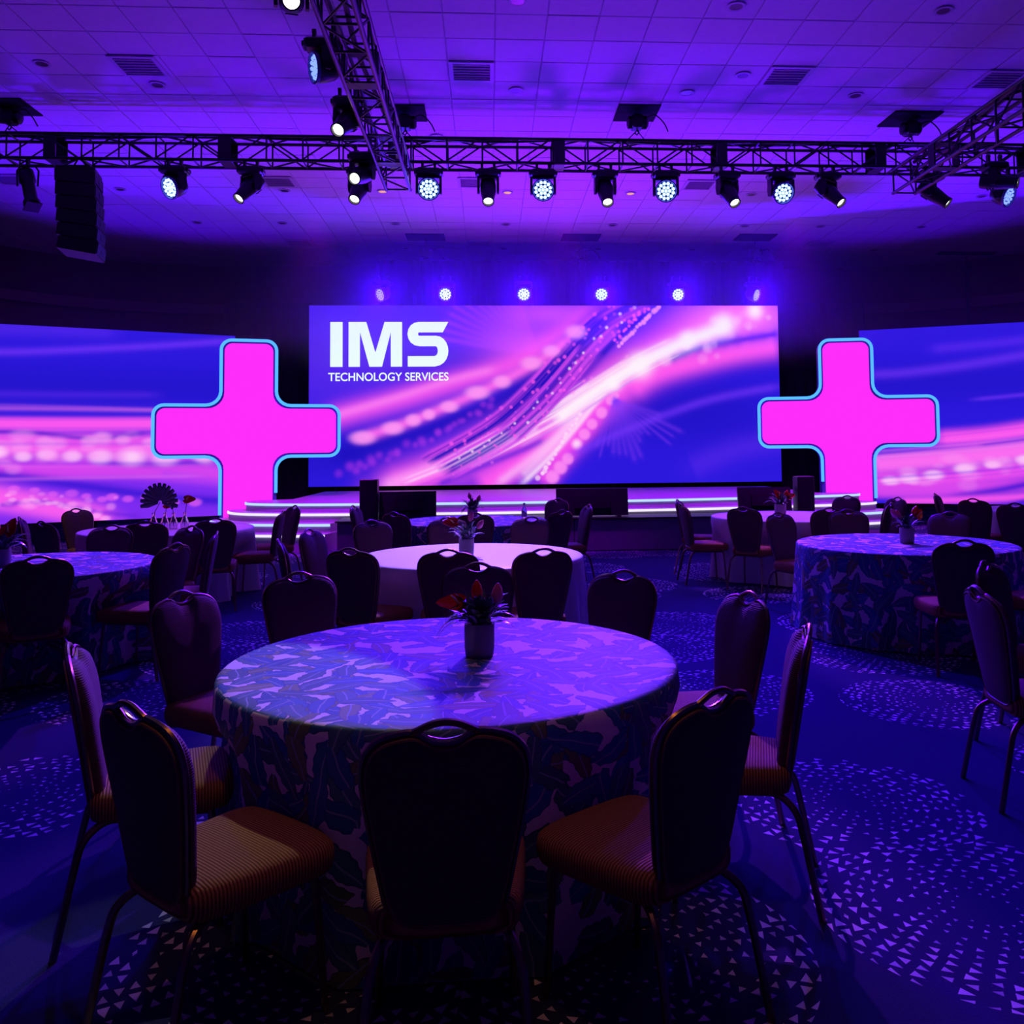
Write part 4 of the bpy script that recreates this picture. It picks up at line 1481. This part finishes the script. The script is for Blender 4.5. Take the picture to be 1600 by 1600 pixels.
chair(-.11, 2.14, 'near', 'banquet chair nearest the viewer at centre, seen squarely from behind', 1)
chair(-.95, 2.37, 'near', 'near left banquet chair with a lit patch on its ribbed orange seat', -8)
chair(-1.45, 3.11, 'near', 'banquet chair at the left end of the near group, seen almost edge on')
chair(-1.47, 4.24, 'near', 'banquet chair left of the nearest table with violet light on its seat', 0)
chair(-1.05, 4.84, 'near', 'dark banquet chair behind the left rim of the nearest table')
chair(-.07, 5.12, 'near', 'banquet chair straight behind the flower pot of the nearest table, with a bright rim')
chair(.73, 4.69, 'near', 'dark banquet chair behind the right rim of the nearest table')
chair(1.18, 3.91, 'near', 'banquet chair right of the nearest table, farther one of the right pair')
chair(1.17, 3.16, 'near', 'banquet chair right of the nearest table seen edge on with a violet seat')
chair(.61, 2.35, 'near', 'near right banquet chair seen from behind with orange seat to its left', 6)
chair(-.96, 6.03, 'middle', 'dark banquet chair in front of the left side of the middle table', 12)
chair(-.28, 5.86, 'middle', 'dark banquet chair in front of the middle table, left of its flower pot', 4)
chair(.36, 5.83, 'middle', 'dark banquet chair in front of the right half of the middle table', -10)
chair(-1.56, 7.61, 'middle', 'banquet chair at the left of the middle table showing its lit striped front')
chair(-1.61, 6.74, 'middle', 'banquet chair left of the middle table seen edge on')
chair(-1.15, 8.52, 'middle', 'purple brown banquet chair facing us behind the left of the middle table')
chair(-.42, 8.72, 'middle', 'banquet chair facing us just left of the flowers on the middle table')
chair(.42, 8.66, 'middle', 'banquet chair facing us behind the right half of the middle table')
chair(.80, 9.60, 'stage', 'dark banquet chair right in front of the table by the stage')
chair(1.21, 10.5, 'stage', 'banquet chair at the right end of the table by the stage, seen side on', 20)
chair(.95, 11.95, 'stage', 'banquet chair behind the right of the table by the stage, below the middle monitor')
chair(-1.05, 9.62, 'stage', 'dark banquet chair in front of the left of the table by the stage')
chair(-1.70, 10.95, 'stage', 'banquet chair left of the table by the stage, beside the step ends')
chair(-.16, 9.32, 'stage', 'dark banquet chair behind the flowers of the middle table, back to us')
chair(-2.93, 5.84, 'left', 'large dark banquet chair in front of the left leaf print table')
chair(-2.31, 6.57, 'left', 'dark banquet chair right of the left leaf print table with a lit violet seat')
chair(-2.30, 7.49, 'left', 'banquet chair beyond the left leaf print table seen edge on with violet front', -10)
chair(-2.72, 8.13, 'left', 'brown banquet chair facing us behind the right rim of the left leaf print table')
chair(-3.53, 8.36, 'left', 'brown banquet chair facing us behind the left leaf print table')
chair(-3.39, 8.78, 'backleft', 'dark banquet chair in front of the plain table below the bud vases', 0)
chair(-2.80, 9.05, 'backleft', 'tall dark banquet chair in front of the plain left table, right of the bud vases', -20)
chair(-4.47, 8.96, 'backleft', 'dark banquet chair behind the red flower at the left edge of the picture')
chair(-5.05, 9.66, 'backleft', 'pale lit banquet chair at the far left behind the red flower')
chair(-5.10, 11.04, 'backleft', 'tan lit banquet chair facing us in front of the left side screen')
chair(-2.36, 10.10, 'backleft', 'dark banquet chair right of the plain left table with its pale seat showing', 8)
chair(-2.45, 11.12, 'backleft', 'narrow banquet chair in front of the stage steps, behind its neighbour')
chair(3.33, 5.93, 'right', 'large dark banquet chair in front of the right leaf print table')
chair(2.96, 8.78, 'right', 'brown banquet chair facing us left of the right leaf print table', 0)
chair(3.82, 9.08, 'right', 'brown banquet chair facing us behind the left of the right leaf print table')
chair(4.66, 8.54, 'right', 'brown banquet chair facing us behind the flower pot of the right leaf print table')
chair(4.25, 6.10, 'right', 'banquet chair at the right edge whose orange seat shows beside the right table')
chair(2.87, 9.70, 'backright', 'dark banquet chair in front of the left of the plain table right of centre', 0)
chair(2.33, 10.45, 'backright', 'banquet chair at the left end of the plain right table, seat to the right', -12)
chair(2.48, 11.35, 'backright', 'banquet chair mostly hidden behind the one left of the plain right table', 0)
chair(3.76, 9.40, 'backright', 'dark banquet chair in front of the right half of the plain table right of centre')
chair(4.77, 10.07, 'backright', 'dark banquet chair right of the plain right table, left of the pink flowers')
chair(4.95, 11.75, 'backright', 'dark banquet chair below the foot of the right cross')
chair(5.40, 11.20, 'backright', 'thin edge on banquet chair above the pink flowers at right')
chair(6.36, 12.05, 'farright', 'banquet chair with violet front standing before the right side screen')
chair(6.13, 10.68, 'farright', 'wide dark banquet chair with a pale seat beside the far right table', 16)
chair(6.10, 9.75, 'farright', 'banquet chair cut by the right edge below the right side screen')
chair(2.81, 4.80, 'edge', 'banquet chair at right edge, farther of the leaning pair', 0)
chair(2.27, 3.95, 'edge', 'banquet chair at right edge with blue light down its back, nearer of the pair', 0)
chair(2.48, 3.02, 'edge', 'nearest banquet chair at the right edge, only a leg in view', 0)

def cloth_mesh(name, r, seed, mat, seats):
    rs = random.Random(seed)
    n = 168
    nf = rs.choice((15, 16, 17))
    ph = [rs.uniform(0, 6.28) for _ in range(4)]

    def fold(a):
        f = math.sin(nf * a + ph[0] + .6 * math.sin(3 * a + ph[1]))
        f += .45 * math.sin((nf * 2 - 3) * a + ph[2]) + .35 * math.sin(5 * a + ph[3])
        return f / 1.6
    V, F, U = [], [], []
    rings = []
    for rr in (0.02, r * .35, r * .7, r * .93, r * .985):
        rings.append(('t', rr, TOP))
    rings += [('t', r * .998, TOP - .004), ('s', .012, 0), ('s', .04, 0)] + [('s', d, 0) for d in (.09, .15, .20, .25, .30, .35, .46, .57, .67, TOP - .008)]
    for kind, a_, z in rings:
        for j in range(n):
            th = 2 * PI * j / n
            if kind == 't':
                V.append((a_ * math.cos(th), a_ * math.sin(th), z))
                U.append((a_ * math.cos(th), a_ * math.sin(th)))
            else:
                g = min(1, a_ / .5)
                q = r + .006 + a_ * .045 + g * .032 * fold(th) + (max(0, a_ - .6) * .12)
                z = TOP - a_
                # the cloth gives way where a seat is pushed against it
                for (lx, ly, dx, dy) in seats:
                    ex, ey = q * math.cos(th) - lx, q * math.sin(th) - ly
                    al, la = ex * dx + ey * dy, abs(-ex * dy + ey * dx)
                    if -.5 < al < .275 and la < .36:
                        w = min(1, max(0, (.36 - la) / .10)) * min(1, max(0, (.64 - z) / .12))
                        q -= (.275 - al) * w
                V.append((q * math.cos(th), q * math.sin(th), z))
                U.append((th * r + 7.3, -a_ + 3.1))
    K = len(rings)
    Ul = []
    for k in range(K - 1):
        for j in range(n):
            j2 = (j + 1) % n
            f = (k * n + j, k * n + j2, (k + 1) * n + j2, (k + 1) * n + j)
            F.append(f)
            sk = k >= 5
            for vi, jj, kk in ((f[0], j, k), (f[1], j + 1, k), (f[2], j + 1, k + 1), (f[3], j, k + 1)):
                if sk:
                    d = rings[kk][1] if rings[kk][0] == 's' else 0.0
                    Ul.append((2 * PI * jj / n * r + 7.3, -d + 3.1))
                else:
                    rr = rings[kk][1] if rings[kk][0] == 't' else r + .012
                    th = 2 * PI * jj / n
                    Ul.append((rr * math.cos(th), rr * math.sin(th)))
    F = [tuple(f) for f in F]
    F.append(tuple(reversed(range(n))))
    Ul += [U[j] for j in reversed(range(n))]
    me = bpy.data.meshes.new(name)
    me.from_pydata(V, [], F)
    uvl = me.uv_layers.new(name='print')
    uvl.data.foreach_set('uv', [c for q in Ul for c in q])
    me.polygons.foreach_set('use_smooth', [True] * len(F))
    me.materials.append(mat)
    me.flip_normals()
    me.update()
    return me


TL = {'near': 'large nearest round table in a floor length leaf print cloth', 'middle': 'round table under plain pale cloth directly behind the nearest table',
      'stage': 'round leaf print table close to the stage at centre', 'left': 'round leaf print table cut by the left edge of the picture',
      'backleft': 'round plain cloth table in front of the left cross and screen', 'right': 'round leaf print table at the right edge in front of the right cross',
      'backright': 'round plain cloth table right of centre below the stage end', 'farright': 'round plain cloth table at the far right below the side screen'}
def local_seats(x, y, rz):
    out = []
    for o in _used:
        e = Vector((o.location.x - x, o.location.y - y))
        if e.length > 1.7:
            continue
        a = o.rotation_euler.z + PI / 2 - rz
        c, s_ = math.cos(-rz), math.sin(-rz)
        out.append((e.x * c - e.y * s_, e.x * s_ + e.y * c, math.cos(a), math.sin(a)))
    return out


for i, (k, lb) in enumerate(TL.items()):
    x, y, r = TABLES[k]
    t = thing('round_table', lb, 'table', (x, y, 0), 0.37 * i, 'round banquet tables')
    mt = M['leafcloth'] if k in ('near', 'stage', 'left', 'right') else M['plaincloth']
    o = bpy.data.objects.new('tablecloth', cloth_mesh('tablecloth', r, 20 + i, mt, local_seats(x, y, 0.37 * i)))
    COL.objects.link(o)
    o.parent = t
    MB().lathe([(r - .02, .72), (r - .008, .725), (r - .008, .745), (r - .02, .75)], 40).build('tabletop', M['riser'], t)
    lm = MB().tube([(0, 0, 0), (0, 0, .72)], .018, 8).mesh('leg', M['black'])
    for sx, sy in ((-.4, -.4), (.4, -.4), (.4, .4), (-.4, .4)):
        link('leg', lm, t, (sx, sy, 0))

# ------------------------------------------------------------------ flowers


def blade(L, w, droop, seg=6, cup=.25):
    """a leaf blade growing along +X and arching down"""
    rings = []
    for k in range(seg + 1):
        t_ = k / seg
        ww = w * (math.sin(PI * min(1, .12 + t_ * .88)) ** .7) * (1 - .25 * t_) + .0008
        x = L * t_ * (1 - .25 * droop * t_)
        z = L * (.55 * t_ - droop * t_ * t_)
        rings.append([(x, -ww, z + cup * ww), (x, 0, z - .001), (x, ww, z + cup * ww), (x, 0, z + .0012)])
    return MB().loft(rings, True)


def spathe(sz):
    """heart-shaped flower with a shallow bowl"""
    m = MB()
    n = 22
    rings = []
    for s_ in (.02, .4, .75, 1.0):
        rg = []
        for k in range(n):
            a = 2 * PI * k / n
            aa = min(a, 2 * PI - a)
            r_ = sz * s_ * (0.60 + .10 * math.cos(a) + .42 * math.exp(-(aa / .38) ** 2) - .30 * math.exp(-((a - PI) / .40) ** 2))
            rg.append((r_ * math.cos(a) + .0, r_ * math.sin(a) * .85, .22 * sz * s_ * s_))
        rings.append(rg)
    back = [[(x, y, z - .002) for x, y, z in rg] for rg in reversed(rings)]
    return m.loft(rings + back, True)


def bud(sz):
    return MB().lathe([(.002, 0), (sz * .22, sz * .12), (sz * .30, sz * .4), (sz * .22, sz * .75), (sz * .05, sz)], 9)


LEAFM = [blade(.14, .021, .50).mesh('leaf', M['leaf']), blade(.12, .025, .25).mesh('leaf', M['leaf']), blade(.17, .013, .80).mesh('leaf', M['leaf'])]
PALEM = [blade(.10, .016, .4).mesh('leaf', M['leafpale']), blade(.08, .018, .25).mesh('leaf', M['leafpale'])]
SPM = spathe(.075).mesh('red_spathe', M['red'])
SPDX = MB().tube([(0, 0, .005), (.012, 0, .03), (.03, 0, .055)], [.006, .005, .003], 7).mesh('spadix', M['spadix'])
PB = bud(.085).mesh('pink_bud', M['pinkfl'])
RB = bud(.085).mesh('red_bud', M['red'])


def arrangement(label, x, y, seed, n, pale, flowers, sc=1.0, pot=(.062, .135)):
    t = thing('flower_arrangement', label, 'flowers', (x, y, TOP), 0, 'potted table flowers')
    pr, ph = pot
    MB().lathe([(pr * .86, 0), (pr * .93, .006), (pr, ph * .3), (pr, ph - .006), (pr * .97, ph), (pr * .9, ph), (pr * .88, ph - .02), (.01, ph - .022)], 24).build('pot', M['pot'], t)
    rs = random.Random(seed)
    for k in range(n):
        a = k * 2.399 + rs.uniform(-.3, .3)
        lift = rs.uniform(-.15, 1.15) if k % 2 else rs.uniform(.5, 1.6)
        me = PALEM[k % 2] if k < pale else LEAFM[k % 3]
        o = link('leaf', me, t, (pr * .5 * math.cos(a), pr * .5 * math.sin(a), ph - .01 + rs.uniform(0, .03)), (0, -lift * .95, a))
        s_ = sc * rs.uniform(.75, 1.15)
        o.scale = (s_, s_, s_)
        o.rotation_mode = 'XYZ'
    for kind, fx, fy, fz, tilt, az in flowers:
        st = MB().tube(spline([(0, 0, ph - .02), (fx * .4, fy * .4, ph + fz * .5), (fx, fy, ph + fz)], 4), .0028, 6).build('stem', M['leaf'], t)
        if kind == 'A':
            o = link('red_spathe', SPM, t)
            o.matrix_local = Matrix.Translation((fx, fy, ph + fz)) @ Matrix.Rotation(.15, 4, 'Z') @ Matrix.Rotation(tilt, 4, 'X') @ Matrix.Rotation(az, 4, 'Z') @ Matrix.Scale(1.1 * sc, 4)
            link('spadix', SPDX, o)
        else:
            o = link('red_bud' if kind == 'R' else 'pink_bud', RB if kind == 'R' else PB, t, (fx, fy, ph + fz), (0, tilt, az))
    return t


# x, y found where each pot meets its table
arrangement('flower pot on the nearest table with a large red bloom leaning left', -.045, 3.62, 1, 110, 30,
            [('A', -.085, -.05, .085, .75, PI), ('P', .07, -.02, .08, .1, 0), ('R', -.01, 0, .09, .0, 0)], 1.0)
arrangement('flower pot on the middle plain table with pale blossoms and one red bloom', -.19, 7.12, 2, 64, 34,
            [('A', -.10, -.02, .13, 1.1, PI), ('P', .03, -.02, .14, .2, 0), ('P', .09, 0, .08, .6, 0)], 1.05)
arrangement('spiky dark flower pot on the table by the stage', -.21, 10.7, 3, 60, 10,
            [('P', -.03, 0, .13, .2, 2), ('P', .06, 0, .10, .4, 0)], 1.15)
arrangement('flower pot with bright red bloom and long green leaves at the left edge', -3.72, 6.88, 4, 64, 8,
            [('A', .07, -.05, .13, 1.2, 1.2), ('R', -.04, 0, .12, .2, 2), ('A', -.08, -.05, .06, 1.0, 3.6)], 1.25)
arrangement('flower pot with two pink red blooms on the right leaf print table', 3.68, 7.48, 5, 50, 6,
            [('P', -.10, -.02, .10, -.6, 0), ('R', .05, -.02, .12, .5, 0), ('A', .08, -.03, .10, 1.1, .8), ('P', -.06, 0, .08, -.4, 0)], 0.95)
arrangement('flower pot with red bloom on the plain table right of centre', 3.66, 10.75, 6, 50, 4,
            [('A', -.03, -.05, .10, 1.2, 2.2), ('R', .06, 0, .10, .5, 0), ('A', .09, -.03, .09, 1.1, .2)], 1.1, (.072, .15))

# glass bud vases on the plain left table
GV = MB().lathe([(.028, 0), (.034, .006), (.034, .05), (.022, .085), (.013, .10), (.013, .13), (.016, .134), (.011, .134), (.010, .10), (.019, .083), (.030, .05), (.030, .012), (.005, .010)], 16).mesh('glass', M['glass'])
for k, (dx, dy, lb, fl_) in enumerate(((-.115, 0.0, 'leftmost glass bud vase holding a dark fan palm leaf', 'fan'), (-.03, .03, 'glass bud vase second from left with a low red bloom', 'red'),
                                       (.055, -.02, 'glass bud vase third from left with dark leaves', 'leaf'), (.135, .03, 'rightmost glass bud vase with a tall red bloom', 'tall'))):
    t = thing('bud_vase', lb, 'vase', (-3.66 + dx * 1.35, 10.12 + dy, TOP), 0, 'glass bud vases on the plain left table')
    t.scale = (1.3, 1.3, 1.4)
    link('glass', GV, t)
    if fl_ == 'fan':
        MB().tube([(0, 0, .02), (.01, 0, .14), (.06, -.01, .22)], .003, 6).build('stem', M['leaf'], t)
        bl = MB()
        for q in range(13):
            a = -1.75 + q * 3.5 / 12
            L_b = .17
            d_ = Vector((math.sin(a), -.15, math.cos(a)))
            s_ = Vector((math.cos(a), 0, -math.sin(a))) * .023
            c_ = Vector((.06, -.012, .215))
            i = len(bl.v)
            for tt, ww in ((.1, .3), (.6, 1), (.95, .6)):
                p_ = c_ + d_ * L_b * tt
                bl.v += [tuple(p_ - s_ * ww), tuple(p_ + Vector((0, -.004, 0))), tuple(p_ + s_ * ww), tuple(p_ + Vector((0, .002, 0)))]
            for k2 in range(2):
                for j in range(4):
                    a_, b_ = i + k2 * 4 + j, i + k2 * 4 + (j + 1) % 4
                    bl.f.append((a_, b_, b_ + 4, a_ + 4))
            bl.f.append((i, i + 1, i + 2, i + 3)); bl.f.append((i + 11, i + 10, i + 9, i + 8))
        bl.build('fan_leaf', M['leaf'], t, False)
    elif fl_ in ('red', 'tall'):
        h_ = .19 if fl_ == 'red' else .23
        MB().tube([(0, 0, .02), (.005, 0, .13), (.02, -.01, h_)], .003, 6).build('stem', M['leaf'], t)
        o = link('red_spathe', SPM, t, (.02, -.01, h_), (1.0, 0, 0))
        link('spadix', SPDX, o)
    else:
        MB().tube([(0, 0, .02), (.0, 0, .13), (-.01, -.01, .17)], .003, 6).build('stem', M['leaf'], t)
        for q in range(5):
            link('leaf', LEAFM[q % 3], t, (-.01, -.01, .16), (0, -.9, q * 1.25)).scale = (.5, .6, .6)

# water bottle on the table by the stage
t = thing('water_bottle', 'small clear water bottle on the table by the stage', 'bottle', (.42, 10.55, TOP))
MB().lathe([(.030, 0), (.033, .004), (.033, .12), (.028, .145), (.013, .175), (.012, .20), (.008, .20)], 16).build('bottle', M['glass'], t)
MB().lathe([(.015, .198), (.015, .216), (.012, .218)], 14).build('cap', M['vent'], t)
MB().lathe([(.0335, .05), (.0337, .052), (.0337, .10), (.0335, .102)], 16, None, False).build('wrapper', M['vent'], t)

bpy.context.view_layer.update()
